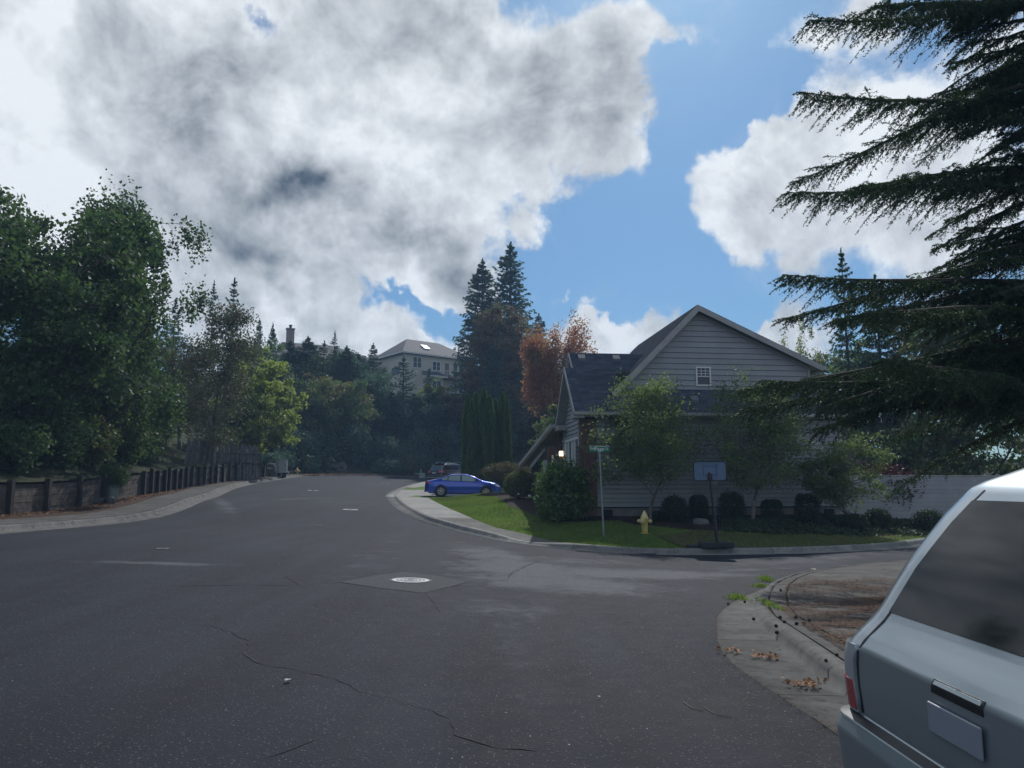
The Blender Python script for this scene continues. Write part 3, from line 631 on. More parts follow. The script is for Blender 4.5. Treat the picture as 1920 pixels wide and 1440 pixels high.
def deciduous(label, loc, h, r0, rad, lm, bark=M_BARKW, n=22000, leaf=(.11,.085), seed=1, shape=1.0, cb=.22, droop=0.0, group=None, multi=1, cl=.55, twigs=0, name='broadleaf_tree', cat='tree', squash=None, upr=0, wlev=3, levels=3, vis=.78):
    rs = np.random.RandomState(seed); t = thing(name, label, cat, loc, rs.uniform(0, 6.28) if not squash else 0, group)
    tubes, tips = branch_tree(h*.88, r0, .45 if not upr else .42, rs, levels, cb, 11, .55 if not upr else 1.6, multi=multi)
    top = h; zb = h*cb
    # fit the branch tips into an egg-shaped crown
    hz = (tips[:, 2]-zb)/(top-zb); rr = np.hypot(tips[:, 0], tips[:, 1])
    sc_ = rad/np.percentile(rr, 88); S = np.array([sc_, sc_, 1.0])
    tubes = [q_ for q_ in tubes if q_[2] < 1 or q_[0][-1][2] < zb+(top-zb)*.9]
    for i, (p, r_, l) in enumerate(tubes): tubes[i] = ([np.array([q[0]*(1+(sc_-1)*min(1, max(0, q[2]/zb))), q[1]*(1+(sc_-1)*min(1, max(0, q[2]/zb))), q[2]]) for q in p], r_, l)
    tips = tips*S; tips = tips[tips[:, 2] < zb+(top-zb)*.93]
    # extra clump centres over an uneven crown volume
    m = max(60, int(n/130)); u = rs.normal(size=(m, 3)); u /= np.linalg.norm(u, axis=1)[:, None]
    ph = np.arctan2(u[:, 1], u[:, 0]); lob = 1+.18*np.sin(3*ph+rs.uniform(0, 6))+.13*np.sin(5*ph+u[:, 2]*4+rs.uniform(0, 6))+.1*np.sin(9*ph-u[:, 2]*7)
    q = rs.uniform(.3, 1, m)**.5*lob
    zc = zb+(top-zb)*.46; E = np.c_[u[:, 0]*rad*q, u[:, 1]*rad*q, zc+u[:, 2]*(top-zb)*.52*q]
    low = E[:, 2] < zb+.2; E[low, 2] = zb+rs.uniform(0, .25, low.sum())*(top-zb)
    if shape != 1.0: f = 1-(1-shape)*np.clip((E[:, 2]-zb)/(top-zb), 0, 1); E[:, 0] *= f; E[:, 1] *= f
    tips = tips[(tips[:, 2] > zb*.9)]
    k = np.arange(len(tips)); rs.shuffle(k); tips = tips[k[:int(m*.9)]]
    Cn = np.vstack([E, tips]); wgt = rs.uniform(.35, 1.5, len(Cn)); cnt = (wgt/wgt.sum()*n).astype(int)
    if loc[1] < 70 and len(tips):      # twigs that carry the outer leaf clumps
        for e in E[:260]:
            j = np.argmin(((tips-e)**2).sum(1)+1.5*np.maximum(0, tips[:, 2]-e[2])**2); q0 = tips[j]*np.array([.8, .8, .92]); tubes.append(([q0, (q0+e)/2+rs.normal(0, .06, 3), e], [.016, .010, .004], 3))
    idx = np.repeat(np.arange(len(Cn)), cnt); cs = rad*.16*cl/.55
    sz = rs.uniform(.6, 1.35, len(Cn))[idx][:, None]
    g = rs.normal(size=(len(idx), 3)); g /= (np.linalg.norm(g, axis=1)[:, None]+1e-6); g *= (rs.uniform(0, 1, len(idx))**.6)[:, None]
    if upr: g[:, 2] *= 2.6; g[:, :2] *= .6
    P = Cn[idx]+g*cs*sz*np.array([1.25, 1.25, .8])
    P[:, 2] -= droop*np.hypot(P[:, 0], P[:, 1])/rad*h*.1
    rnd = np.clip(rs.uniform(0, 1, len(Cn))[idx]*.5+rs.uniform(0, 1, len(idx))*.5, 0, 1)
    V, Fc = leaves(P, leaf[0], leaf[1], rs=rs)
    wood(tubes, wlev).obj('trunk', bark, t, smooth=True)
    mesh('crown', V, Fc, lm, t, attr=rnd)
    if twigs:
        m_ = MB(); tt = tips if len(tips) else Cn
        for _ in range(twigs):
            p = Cn[rs.randint(len(Cn))].copy(); d = np.array([p[0], p[1], rs.uniform(-.6, 1.2)*rad*.6]); d = d/np.linalg.norm(d)+rs.normal(size=3)*.35; d /= np.linalg.norm(d)
            L = rs.uniform(.4, 1.3)*rad*.28; a = p-d*L*.5; b = a+d*L*.6+rs.normal(size=3)*.05; c = b+(d+rs.normal(size=3)*.3)*L*.4
            m_.tube([a, b, c], [.016, .010, .004], 3, False)
        m_.obj('bare_twigs', M_TWIG, t)['kind'] = 'stuff'
    return t

def conifer_mesh(h, rad, seed, tiers=46, per=9, cards=15, card=(.55,.16), low=.06, ragged=.3, droop=.28, lift=.1, thin=1.0):
    rs = np.random.RandomState(seed); Cs = []; Ds = []; Rn = []
    wm = MB(); wm.tube([(0,0,-.5),(0,0,h*.5),(0,0,h*.97)], [h*.016, h*.009, .02], 7, False)
    for i in range(tiers):
        f = low+(1-low)*((i+rs.uniform(-.3,.3))/tiers); z = h*min(.985, max(low*.8, f)); env = rad*(1-f)**.66*(1+.15*math.sin(f*17+seed))
        env = max(env, .12*rad*(1-f)+.15)
        for k in range(per if f < .93 else 5):
            a = rs.uniform(0, 6.283); L = env*(1-ragged*rs.uniform(0, 1)**1.5*1.3)*(1.0 if rs.uniform() > .06 else 1.22); dr = droop*(1-f*1.1)+rs.uniform(-.1, .12)
            n = max(4, int(cards*(.35+.65*L/rad))); t = rs.uniform(.12, 1, n)**.75
            o = np.array([math.cos(a), math.sin(a)]); s = np.array([-o[1], o[0]])
            side = rs.uniform(-1, 1, n)*.30*L*(1.12-t); zz = z-dr*L*t+(lift+.25*f)*L*t*t+rs.normal(0, .04, n)*L*.35
            P = np.c_[np.outer(t*L, o)+np.outer(side, s), zz]
            D = np.c_[np.tile(o, (n, 1))+np.outer(np.sign(side)*.7, s)+rs.normal(0, .25, (n, 2)), -.18+rs.normal(0, .28, n)]
            Cs.append(P); Ds.append(D); Rn.append(np.full(n, rs.uniform(0, .6))+rs.uniform(0, .4, n))
            if L > rad*.35: wm.tube([(0,0,z), (o[0]*L*.55, o[1]*L*.55, z-dr*L*.55), (o[0]*L*.95, o[1]*L*.95, z-dr*L+lift*L)], [max(.012, L*.012), L*.007, .006], 3, False)
    # leader
    n = 26; P = np.c_[rs.normal(0, .06, (n, 2)), h*rs.uniform(.93, 1.01, n)]; Cs.append(P); Ds.append(np.c_[rs.normal(0, .5, (n, 2)), np.ones(n)]); Rn.append(rs.uniform(0, 1, n))
    C_ = np.vstack(Cs); D_ = np.vstack(Ds); N_ = np.c_[rs.normal(0, .6, (len(C_), 2)), np.ones(len(C_))]
    V, Fc = leaves(C_, card[0]*thin, card[1]*thin, D_, N_, rs)
    V2, F2 = leaves(C_-np.array([0, 0, .08]), card[0]*.7*thin, card[1]*thin, D_*np.array([.6, .6, 1])-np.array([0, 0, .5]), rs.normal(size=C_.shape), rs)
    V, Fc = combine([(V, Fc), (V2, F2)])
    return V, Fc, np.r_[np.hstack(Rn), np.hstack(Rn)], wm
CPROTO = {}
def conifer(label, loc, h, rad, kind=0, lm=None, group=None, name='conifer_tree', seed=None):
    """kind picks one of a few built crowns, scaled to this tree"""
    key = (kind, lm.name if lm else '')
    t = thing(name, label, 'conifer', loc, random.uniform(0, 6.28), group)
    if key not in CPROTO:
        prm = [dict(tiers=58, per=10, cards=17, low=.05), dict(tiers=44, per=8, cards=14, ragged=.5, low=.08), dict(tiers=66, per=11, cards=18, ragged=.22, low=.03), dict(tiers=34, per=7, cards=18, ragged=.6, droop=.1, lift=.25, low=.08)][kind]
        V, Fc, rn, wm = conifer_mesh(22, [4.6, 4.2, 4.8, 5.0][kind], 11+kind, **prm)
        tr = wm.obj('trunk', M_BARKW, t, True); cr = mesh('crown', V, Fc, lm or L_CON, t, attr=rn)
        CPROTO[key] = (tr.data, cr.data, [4.6, 4.2, 4.8, 5.0][kind])
    else:
        for nm, me in zip(('trunk', 'crown'), CPROTO[key][:2]): link(bpy.data.objects.new(nm, me), t)
    s = rad/CPROTO[key][2]; t.scale = (s, s, h/22)
    return t

def put(px, topy, Y, base=None):
    """world x at this distance, ground height there and height needed to reach the seen top"""
    p = atY(px, topy, Y)
    z = base if base is not None else (hillz(p.x, Y) if (p.x < -7 or Y > 78) and Y > 20 else landz(p.x, Y))
    return (p.x, Y, z), p.z-z
# ------------------------------------------------------------------ the near house
M_SIDE = mat('painted_siding', (.31,.325,.345), .75, vary=.07, vscale=1.2, bump=.25, bscale=30, island=.05)
M_SIDE2 = mat('front_siding', (.30,.32,.345), .75, vary=.07, vscale=1.2, bump=.25, bscale=30, island=.05)
M_TRIM = mat('pale_trim', (.34,.345,.345), .6, vary=.1, vscale=2)
M_WHITE = mat('white_frame', (.72,.73,.74), .5)
M_FOUND = mat('foundation_concrete', (.21,.20,.185), .9, vary=.2, vscale=2.5, bump=.5, bscale=20)
M_LAPSHADE = mat('lap_shade_backing', (.035,.036,.04), .95)  # near-black backing seen through the board gaps, painting the lap shadow lines
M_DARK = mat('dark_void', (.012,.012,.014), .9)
M_GLASS = mat('window_glass', (.05,.06,.075), .15, spec=.35)
M_CURT = mat('pale_blind', (.40,.42,.44), .8)
M_BRICK = mat('brick', (.145,.082,.070), .9, vary=.35, vscale=4, bump=.8, bscale=40, island=.15)
M_MORT = mat('mortar', (.16,.15,.14), .95)
def shingle(name, a, b, sx=3.2, sy=7.0):
    m = bpy.data.materials.new(name); m.use_nodes = True; nt = m.node_tree; T = NT(nt); p = nt.nodes['Principled BSDF']
    pos = T.n('ShaderNodeTexCoord').outputs['Object']
    at = T.n('ShaderNodeAttribute', attribute_name='rnd').outputs['Fac']
    col = T.mix(at, a, b); col = T.mix(T.m('MULTIPLY', T.mr(T.noise(pos, 1.0, 6, .6), .4, .65), .4), col, T.mix(1.0, col, (1.3, 1.3, 1.3, 1), 'MULTIPLY'))
    col = T.mix(T.m('MULTIPLY', T.mr(T.noise(pos, 90, 3, .7), .4, .6), .4), col, T.mix(1.0, col, (.6, .6, .6, 1), 'MULTIPLY'))
    nt.links.new(col, p.inputs['Base Color']); p.inputs['Roughness'].default_value = .85; p.inputs['Specular IOR Level'].default_value = .3
    b_ = T.n('ShaderNodeBump'); b_.inputs['Strength'].default_value = .6; b_.inputs['Distance'].default_value = .005
    nt.links.new(T.noise(pos, 110, 4, .7), b_.inputs['Height']); nt.links.new(b_.outputs[0], p.inputs['Normal'])
    return m
M_ROOF = shingle('dark_shingle', (.050,.062,.092), (.088,.105,.145))
M_ROOF2 = shingle('grey_shingle', (.075,.072,.074), (.12,.115,.115))

def clip(poly, axis, v, keep_ge):
    out = []
    for i in range(len(poly)):
        a, b = poly[i], poly[(i+1) % len(poly)]
        ia = (a[axis] >= v) == keep_ge; ib = (b[axis] >= v) == keep_ge
        if ia: out.append(a)
        if ia != ib:
            t = (v-a[axis])/(b[axis]-a[axis]); out.append((a[0]+(b[0]-a[0])*t, a[1]+(b[1]-a[1])*t))
    return out
def siding(parent, origin, ux, nrm_, poly, step, m, z0=None, name='siding_board'):
    """boards over a wall polygon given in (u, z); each lower edge stands proud"""
    O = Vector(origin); U = Vector(ux); N = Vector(nrm_); zs = [p[1] for p in poly]; z = min(zs) if z0 is None else z0
    while z < max(zs)-.01:
        pl = clip(clip(poly, 1, z, True), 1, z+step-.0105, False)
        if len(pl) >= 3:
            n = len(pl)
            def P(u, zz, back=False): d = 0.0 if back else .045-.037*(zz-z)/step; return O+U*u+Vector((0,0,zz))+N*d
            V = [P(*q) for q in pl]+[P(*q, True) for q in pl]
            Fc = [tuple(range(n))]+[(i, (i+1) % n, n+(i+1) % n, n+i) for i in range(n)]
            mesh(name, V, Fc, m, parent)
        z += step
def roof_plane(parent, a, b, c, d, m, name='roof', course=.145, thick=.16, tab=.32, ms=None):
    """a-b eave, d-c ridge (a,b,c,d around). slab plus overlapping shingle tabs as one mesh"""
    a, b, c, d = map(Vector, (a, b, c, d)); n = (b-a).cross(d-a).normalized()
    if n.z < 0: n = -n
    s = MB(); V = [a, b, c, d]; V = V+[v-n*thick for v in V]
    s.add(V, [(0,1,2,3),(7,6,5,4),(0,4,5,1),(1,5,6,2),(2,6,7,3),(3,7,4,0)]); r = s.obj(name, ms or M_TRIM, parent)
    H_ = ((d-a).length+(c-b).length)/2; k = int(H_/course); Vt = [tuple(v+n*.001) for v in (a,b,c,d)]; Vt += [Vt[0], Vt[1]]; Ft = [(0,1,2,3)]; at = [0.0]
    for i in range(k):
        t0, t1 = i/k, min(1, (i+1.12)/k); L0, R0 = a.lerp(d, t0), b.lerp(c, t0); L1, R1 = a.lerp(d, t1), b.lerp(c, t1)
        w = (R0-L0).length; q = max(1, int(w/tab)); off = RS.uniform(0, .9)
        cuts = [0]+sorted((j+off)/q for j in range(q) if 0 < (j+off)/q < .995)+[1]
        for u0, u1 in zip(cuts[:-1], cuts[1:]):
            e = .004/max(w, .1); h = n*(.012+RS.uniform(0, .006)); g = n*.003; bb = len(Vt)
            p = [L0.lerp(R0, u0+e)+h, L0.lerp(R0, u1-e)+h, L1.lerp(R1, u1-e)+g, L1.lerp(R1, u0+e)+g, L0.lerp(R0, u0+e)+g*.2, L0.lerp(R0, u1-e)+g*.2]
            Vt += [tuple(x) for x in p]; Ft += [(bb, bb+1, bb+2, bb+3), (bb+4, bb+5, bb+1, bb)]; r1 = RS.uniform(); at += [r1, r1]
    o = mesh('shingles', np.array(Vt), np.array(Ft), m, r, attr=at); o['kind'] = 'stuff'
    return r
def window(parent, O, U, N, w, h, cols=1, grid=None, sash=True, frame=.06, mat_f=None, blind=False, depth=.07, name='window'):
    """framed window: O lower-left corner on the wall, U along, N outward"""
    O, U, N = Vector(O), Vector(U), Vector(N); Z = Vector((0,0,1)); mf = mat_f or M_WHITE
    def bx(mb, u0, u1, z0, z1, d0, d1):
        V = [O+U*u+Z*z+N*d for d in (d0, d1) for (u, z) in ((u0,z0),(u1,z0),(u1,z1),(u0,z1))]
        mb.add(V, [(3,2,1,0),(4,5,6,7),(0,1,5,4),(1,2,6,5),(2,3,7,6),(3,0,4,7)])
    fr = MB(); bx(fr, -frame, w+frame, -frame, 0, 0, depth); bx(fr, -frame, w+frame, h, h+frame, 0, depth); bx(fr, -frame, 0, 0, h, 0, depth-.003); bx(fr, w, w+frame, 0, h, 0, depth-.003)
    f = fr.obj(name, mf, parent)
    cw = w/cols
    for i in range(cols):
        if i: q = MB(); bx(q, i*cw-frame*.5, i*cw+frame*.5, 0, h, 0, depth-.008); q.obj('mullion', mf, f)
        q = MB(); bx(q, i*cw+.01, (i+1)*cw-.01, .005, h-.005, .012, depth-.04); q.obj('pane', M_GLASS if not (blind and i % 2 == 0) else M_CURT, f)
        if sash: q = MB(); bx(q, i*cw+.01, (i+1)*cw-.01, h*.5-.018, h*.5+.018, 0, depth-.015); q.obj('sash_rail', mf, f)
    if grid:
        gx, gy, z0 = grid
        q = MB()
        for i in range(1, gx): bx(q, w*i/gx-.01, w*i/gx+.01, z0*h, h, .02, depth-.024)
        for j in range(1, gy): bx(q, 0, w, z0*h+(h-z0*h)*j/gy-.01, z0*h+(h-z0*h)*j/gy+.01, .02, depth-.022)
        q.obj('muntin', mf, f)
    return f
house = thing('house', 'grey lap-sided house with dark shingle roof and tall gable behind the small trees', 'house', (2.73, 29.0, 0), R(6))
X_, Y_ = Vector((1,0,0)), Vector((0,1,0)); hp = house
PZ = lambda y: 4.46+(y+.4)*.97
MB().box((.0,0,.78),(10.4,5.2,4.35)).box((1.72,.72,4.3),(9.68,9.0,6.2)).box((.02,.02,.78),(3.4,5.0,4.4)).obj('wall', M_LAPSHADE, hp)
MB().box((-.01,.03,-.2),(10.38,5.1,.80)).obj('foundation', M_FOUND, hp)
siding(hp, (0,-.001,0), X_, -Y_, [(.56,.83),(10.4,.83),(10.4,4.36),(.56,4.36)], .172, M_SIDE)
for x0 in (.72, 9.7):
    MB().box((x0,-.012,.48),(x0+.42,.06,.72)).obj('crawl_vent', M_DARK, hp)
MB().box((10.33,-.03,.83),(10.43,.12,4.3)).obj('corner_board', M_SIDE, hp)
# upper gable wall
rl = lambda x: 5.62+(x-1.6)*(8.98-5.62)/(4.92-1.6); rr_ = lambda x: 8.98+(x-4.92)*(6.53-8.98)/(10.2-4.92)
gp = [(1.72,5.45),(9.7,5.45),(9.7,rr_(9.7)-.18),(4.92,8.80),(1.72,rl(1.72)-.2)]
MB().prism([(1.75,5.4),(9.67,5.4),(9.67,rr_(9.67)-.2),(4.92,8.76),(1.75,rl(1.75)-.24)], .73, 8.9, axis=1).obj('upper_wall', M_LAPSHADE, hp)
siding(hp, (0,.715,0), X_, -Y_, gp, .228, M_SIDE)
MB().box((1.70,.66,5.40),(9.72,.70,5.50)).obj('base_trim', M_TRIM, hp)
MB().box((9.66,.64,5.45),(9.76,.76,6.60)).obj('corner_board', M_TRIM, hp)
# roof of the tall part: two planes with rakes
roof_plane(hp, (1.30,9.3,rl(1.30)),(1.30,.33,rl(1.30)),(4.92,.33,8.98),(4.92,9.3,8.98), M_ROOF, thick=.14)
roof_plane(hp, (10.2,.33,6.53),(10.2,9.3,6.53),(4.92,9.3,8.98),(4.92,.33,8.98), M_ROOF, thick=.14)
def bar(parent, p, q, w, d, m, name, N=Vector((0,-1,0))):
    """board from p to q: w tall (down from the line), d deep along N"""
    p, q, N = Vector(p), Vector(q), Vector(N); dr = (q-p).normalized(); dn = N.cross(dr).normalized()
    if dn.z > 0: dn = -dn
    V = [p, q, q+dn*w, p+dn*w]; V = V+[v+N*d for v in V]
    return MB().add(V, [(3,2,1,0),(4,5,6,7),(0,1,5,4),(1,2,6,5),(2,3,7,6),(3,0,4,7)]).obj(name, m, parent)
bar(hp, (1.28,.325,rl(1.28)-.02),(4.92,.325,8.96),.21,.035,M_TRIM,'rake_board'); bar(hp, (4.92,.32,8.96),(10.22,.32,6.50),.21,.035,M_TRIM,'rake_board')
bar(hp, (1.28,.70,rl(1.28)-.24),(4.92,.70,8.74),.13,.05,M_TRIM,'frieze_board'); bar(hp, (4.92,.705,8.74),(9.7,.705,6.55),.11,.05,M_TRIM,'frieze_board')
MB().box((10.16,.30,6.36),(10.34,9.3,6.50)).obj('gutter', M_TRIM, hp)
MB().tube([(10.25,.5,6.36),(10.05,.72,6.2),(9.82,.78,6.05),(9.80,.78,5.4)], .045, 8).obj('downspout', M_TRIM, hp)
# lower roof: facing the street, then the ridge at left
roof_plane(hp, (-.0,-.4,4.46),(3.3,-.4,4.46),(3.3,2.5,7.27),(-.0,2.5,7.27), M_ROOF, thick=.14)
roof_plane(hp, (3.3,-.4,4.46),(10.85,-.4,4.46),(10.85,.74,5.565),(3.3,.74,5.565), M_ROOF, thick=.14)
roof_plane(hp, (9.72,.74,5.565),(10.85,.74,5.565),(10.85,2.4,7.0),(9.72,2.0,6.8), M_ROOF, thick=.12) if False else None
roof_plane(hp, (3.3,5.4,4.46),(.0,5.4,4.46),(.0,2.5,7.27),(3.3,2.5,7.27), M_ROOF, thick=.14)
roof_plane(hp, (-.36,-.4,4.462),(.0,-.4,4.462),(.0,1.7,6.499),(-.36,1.7,6.499), M_ROOF, thick=.14)
roof_plane(hp, (.9,3.9,4.36),(-.36,3.9,4.36),(-.36,1.7,6.499),(.9,1.7,6.499), M_ROOF, thick=.14)
MB().box((-.36,-.47,4.30),(10.9,-.40,4.45)).box((-.36,-.40,4.27),(10.9,-.02,4.30)).obj('eave_fascia', M_TRIM, hp)
gt = MB().box((-.40,-.58,4.33),(10.92,-.475,4.45)); gt.obj('gutter', M_TRIM, hp)
MB().tube([(10.5,-.5,4.3),(10.5,-.28,4.1),(10.5,-.09,3.9),(10.5,-.09,.55),(10.62,-.25,.35)], .045, 8).obj('downspout', M_TRIM, hp)
MB().box((.66,-.5,4.20),(.74,-.42,4.30)).obj('downspout_stub', M_WHITE, hp)
bar(hp, (-.37,-.42,4.46),(-.37,1.7,6.52),.17,.04,M_TRIM,'rake_board',(-1,0,0)); bar(hp, (-.372,1.7,6.52),(-.372,3.92,4.34),.17,.04,M_TRIM,'rake_board',(-1,0,0))
MB().box((-.40,-.5,4.22),(.0,.35,4.42)).obj('eave_return', M_TRIM, hp); MB().box((-.42,3.2,4.02),(.0,4.0,4.22)).obj('eave_return', M_TRIM, hp)
for x, y in ((.45, 2.2), (1.95, 2.2), (3.2, .18), (4.6, .18)):
    z = PZ(y); v = MB().prism([(y-.12, z-.12+.02), (y+.12, z+.12), (y+.07, z+.19), (y-.13, z-.0)], x-.15, x+.15, axis=0); v.obj('roof_vent', mat('vent_metal', (.13,.14,.16), .5), hp)
# front (street) wall, facing left
fw = [(0,.83),(4.3,.83),(4.3,4.05),(3.6,4.55),(1.7,6.30),(.1,4.75),(0,4.6)]
MB().prism([(0.0,.8),(4.3,.8),(4.3,4.0),(1.7,6.28),(0,4.6)], .0, .3, axis=0).obj('gable_wall', M_LAPSHADE, hp)
siding(hp, (.001,0,0), Y_, -X_, [(.42,.83),(4.3,.83),(4.3,4.05),(3.7,4.45),(1.7,6.30),(.42,5.0)], .172, M_SIDE2)
MB().prism([(1.9,6.4),(3.1,6.4),(2.5,7.0)], .25, .5, axis=0).obj('attic_gable', M_DARK, hp)
bar(hp, (-.03,1.55,6.36),(-.03,2.5,7.28),.12,.04,M_TRIM,'rake_board',(-1,0,0)); bar(hp, (-.032,2.5,7.28),(-.032,3.4,6.4),.12,.04,M_TRIM,'rake_board',(-1,0,0))
bar(hp, (-.03,.0,3.62),(-.03,4.3,3.62),.10,.03,M_SIDE2,'band_board',(-1,0,0)); 
window(hp, (-.01,3.38,1.75), (0,-1,0), (-1,0,0), 2.85, 1.72, cols=4, sash=False, blind=True, frame=.09)
# brick pilasters of real courses
def brickwork(parent, x0, x1, y0, y1, z0, z1, name='brick_pilaster', bl=.20, bh=.068, j=.011):
    r = MB().box((x0+.012,y0+.012,z0),(x1-.012,y1-.012,z1)).obj(name, M_MORT, parent)
    m = MB(); z = z0; i = 0
    while z+bh < z1:
        for face in range(3):
            if face == 0: a, b = x0, x1
            else: a, b = y0+.012, y1-.0
            u = a-(bl/2 if i % 2 else 0)
            while u < b-.01:
                s, e = max(u, a), min(u+bl-j, b); d = RS.uniform(0, .004)
                if e-s > .02:
                    if face == 0: m.box((s,y0-d,z),(e,y0+.03,z+bh-j))
                    elif face == 1: m.box((x0-d,s+.01,z),(x0+.03,e,z+bh-j))
                    else: m.box((x1-.03,s+.01,z),(x1+d,e,z+bh-j))
                u += bl
        z += bh; i += 1
    o = m.obj('bricks', M_BRICK, r); o['kind'] = 'stuff'; return r
brickwork(hp, -.06, .55, -.05, .42, .30, 4.22)
brickwork(hp, -.10, -.002, .0, .43, .30, 3.2)
brickwork(hp, -.12, .25, 4.3, 4.75, .3, 4.0)
# porch wing with its long low roof
MB().box((.3,4.4,.3),(3.4,12.6,3.0)).obj('wing_wall', M_SIDE2, hp)
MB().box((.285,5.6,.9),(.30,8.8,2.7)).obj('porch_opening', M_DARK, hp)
roof_plane(hp, (-1.25,10.2,2.72),(-.55,3.92,4.30),(3.4,3.92,5.6),(3.4,10.2,4.2), M_ROOF2, thick=.16)
bar(hp, (-1.29,10.2,2.76),(-.6,3.9,4.34),.2,.05,M_TRIM,'fascia_board',(-1,0,0)); bar(hp, (-.9,8.6,2.62),(-.5,6.2,3.45),.2,.05,M_TRIM,'fascia_board',(-1,0,0))
brickwork(hp, -.75, -.35, 9.2, 9.6, .2, 2.62, 'porch_post'); brickwork(hp, -.55, -.2, 5.2, 5.55, .3, 3.4, 'porch_post')
brickwork(hp, -.45, -.25, 5.6, 9.15, .3, 1.15, 'porch_low_wall'); bar(hp, (-.5,5.6,1.22),(-.5,9.15,1.22),.06,.3,M_TRIM,'wall_cap',(1,0,0))
MB().box((-.42,4.90,.9),(-.34,4.98,3.0)).obj('white_post', M_WHITE, hp)
lm_ = mat('lamp_glow', (.9,.8,.6), .5, emit=(1,.72,.38), estr=5.0)
pl = thing('porch_lamp', 'small lit lantern with warm light at the porch of the grey house', 'lamp', (2.73-.0, 33.25, 2.95), R(6))
q = MB().box((-.62,.0,.0),(-.48,.14,.2)).obj('lamp_glass', lm_, pl); MB().box((-.65,-.03,.2),(-.45,.17,.25)).box((-.48,.04,.06),(.3,.08,.1)).obj('lamp_cap', M_DARK, pl)
# small gable window
window(hp, (4.93,.70,5.72), (1,0,0), (0,-1,0), .52, .68, grid=(3,3,.5), frame=.055, blind=False)
# side fence of horizontal boards right of the house
fen = thing('board_fence', 'low grey fence of horizontal boards right of the grey house', 'fence', (13.1, 30.3, 0), R(6))
for i in range(11):
    z = .112+i*.172; MB().box((0,-.012,z),(9.5,.012,z+.165)).obj('fence_board', M_SIDE, fen)
MB().box((-.02,-.03,2.01),(9.55,.03,2.06)).obj('cap_rail', M_TRIM, fen)
for x in (0, 2.4, 4.8, 7.2, 9.4): MB().box((x,.014,.2),(x+.09,.10,2.0)).obj('post', M_SIDE, fen)

# ------------------------------------------------------------------ pale house on the hill
M_CREAM = mat('cream_stucco', (.60,.57,.50), .85, vary=.06, vscale=.6)
M_GWIN = mat('hill_window_glass', (.10,.15,.20), .1, spec=.8)
M_DECK = mat('red_brown_deck', (.16,.065,.055), .8, vary=.2)
M_HTRIM = mat('hill_white_trim', (.62,.62,.60), .6)
fx, fy = -16.9, 115.0; ang = math.atan2(.618, .786)
hh = thing('hill_house', 'cream three-level house with hip roof high on the wooded hill', 'house', (fx, fy, 0), ang)
def hs(px, y=0.0):       # position along the facade for a picture column
    k = (px-960)/F; c, s = math.cos(ang), math.sin(ang); bx_, by_ = fx-s*y, fy+c*y
    return (k*by_-bx_)/(c-k*s)
Wd_ = hs(884)
MB().box((0,0,15.5),(Wd_,9.5,22.3)).obj('wall', M_CREAM, hh)
def hip(parent, x0, y0, x1, y1, z0, z1, over, m, inset, nm='roof'):
    a = [(x0-over,y0-over,z0),(x1+over,y0-over,z0),(x1+over,y1+over,z0),(x0-over,y1+over,z0)]; ym = (y0+y1)/2
    r0, r1 = (x0+inset[0], ym, z1), (x1-inset[1], ym, z1)
    V = a+[r0, r1]; return MB().add(V+[(p[0],p[1],p[2]-.25) for p in a], [(0,1,5,4),(1,2,5),(2,3,4,5),(3,0,4),(0,6,7,1),(1,7,8,2),(2,8,9,3),(3,9,6,0),(9,8,7,6)]).obj(nm, m, parent)
M_HROOF = mat('hill_roof', (.10,.095,.10), .85, vary=.2, vscale=2, bump=1, bscale=6)
hip(hh, 0, 0, Wd_, 9.5, 22.35, 25.5, .55, M_HROOF, (3.2, 3.6))
MB().box((-.6,-.62,22.12),(Wd_+.6,-.56,22.36)).box((-.62,-.6,22.12),(-.56,10,22.36)).obj('gutter', M_HTRIM, hh)
MB().box((.05,-.1,15.6),(.2,-.02,22.1)).obj('downspout', M_HTRIM, hh)
sk = MB(); sk.add([(4.5,1.2,23.45),(5.6,1.2,23.45),(5.6,2.5,24.25),(4.5,2.5,24.25),(4.5,1.2,23.6),(5.6,1.2,23.6),(5.6,2.5,24.4),(4.5,2.5,24.4)], [(4,5,6,7),(0,1,5,4),(1,2,6,5),(2,3,7,6),(3,0,4,7)]).obj('skylight', mat('skylight', (.7,.72,.72), .3), hh)
def hwin(pa, pb, za, zb_, cols=2, y=0.0, sash=True):
    x0, x1 = hs(pa, y), hs(pb, y); window(hh, (x0, y, za), (1,0,0), (0,-1,0), x1-x0, zb_-za, cols=cols, sash=sash, frame=.10, depth=.12)
hwin(772,787,20.1,21.7); hwin(809,823,20.0,21.3); hwin(848,855.5,19.2,21.4,1,sash=False); hwin(859,867,19.2,21.4,1,sash=False)
MB().box((hs(833),-.06,19.0),(hs(840),-.0,21.3)).obj('door', mat('brown_door', (.19,.13,.10), .6), hh)
# bay with its own small roof, decks and railings
b0, b1 = hs(798,-1.4), hs(830,-1.4)
MB().box((b0,-1.4,15.5),(b1,0,18.9)).obj('bay_wall', M_CREAM, hh)
MB().add([(b0-.4,-1.9,18.8),(b1+.5,-1.9,18.8),(b1+.1,0,19.7),(b0,0,19.7),(b0-.4,-1.9,18.65),(b1+.5,-1.9,18.65)], [(0,1,2,3),(4,5,1,0),(0,3,4),(1,5,2)]).obj('bay_roof', M_ROOF, hh)
MB().box((b0-.4,-2.0,18.55),(b1+.5,-1.9,18.82)).obj('gutter', M_HTRIM, hh)
hwin(809,825,16.1,18.0,2,y=-1.4,sash=False)
for pa, pb in ((842,847.5),(850.5,856),(859,866)): hwin(pa,pb,15.6,17.9,1)
d0, d1 = hs(832,-1.6), hs(884,-1.6)+1.2
MB().box((d0,-1.8,18.55),(d1,0,18.85)).obj('upper_deck', M_DECK, hh)
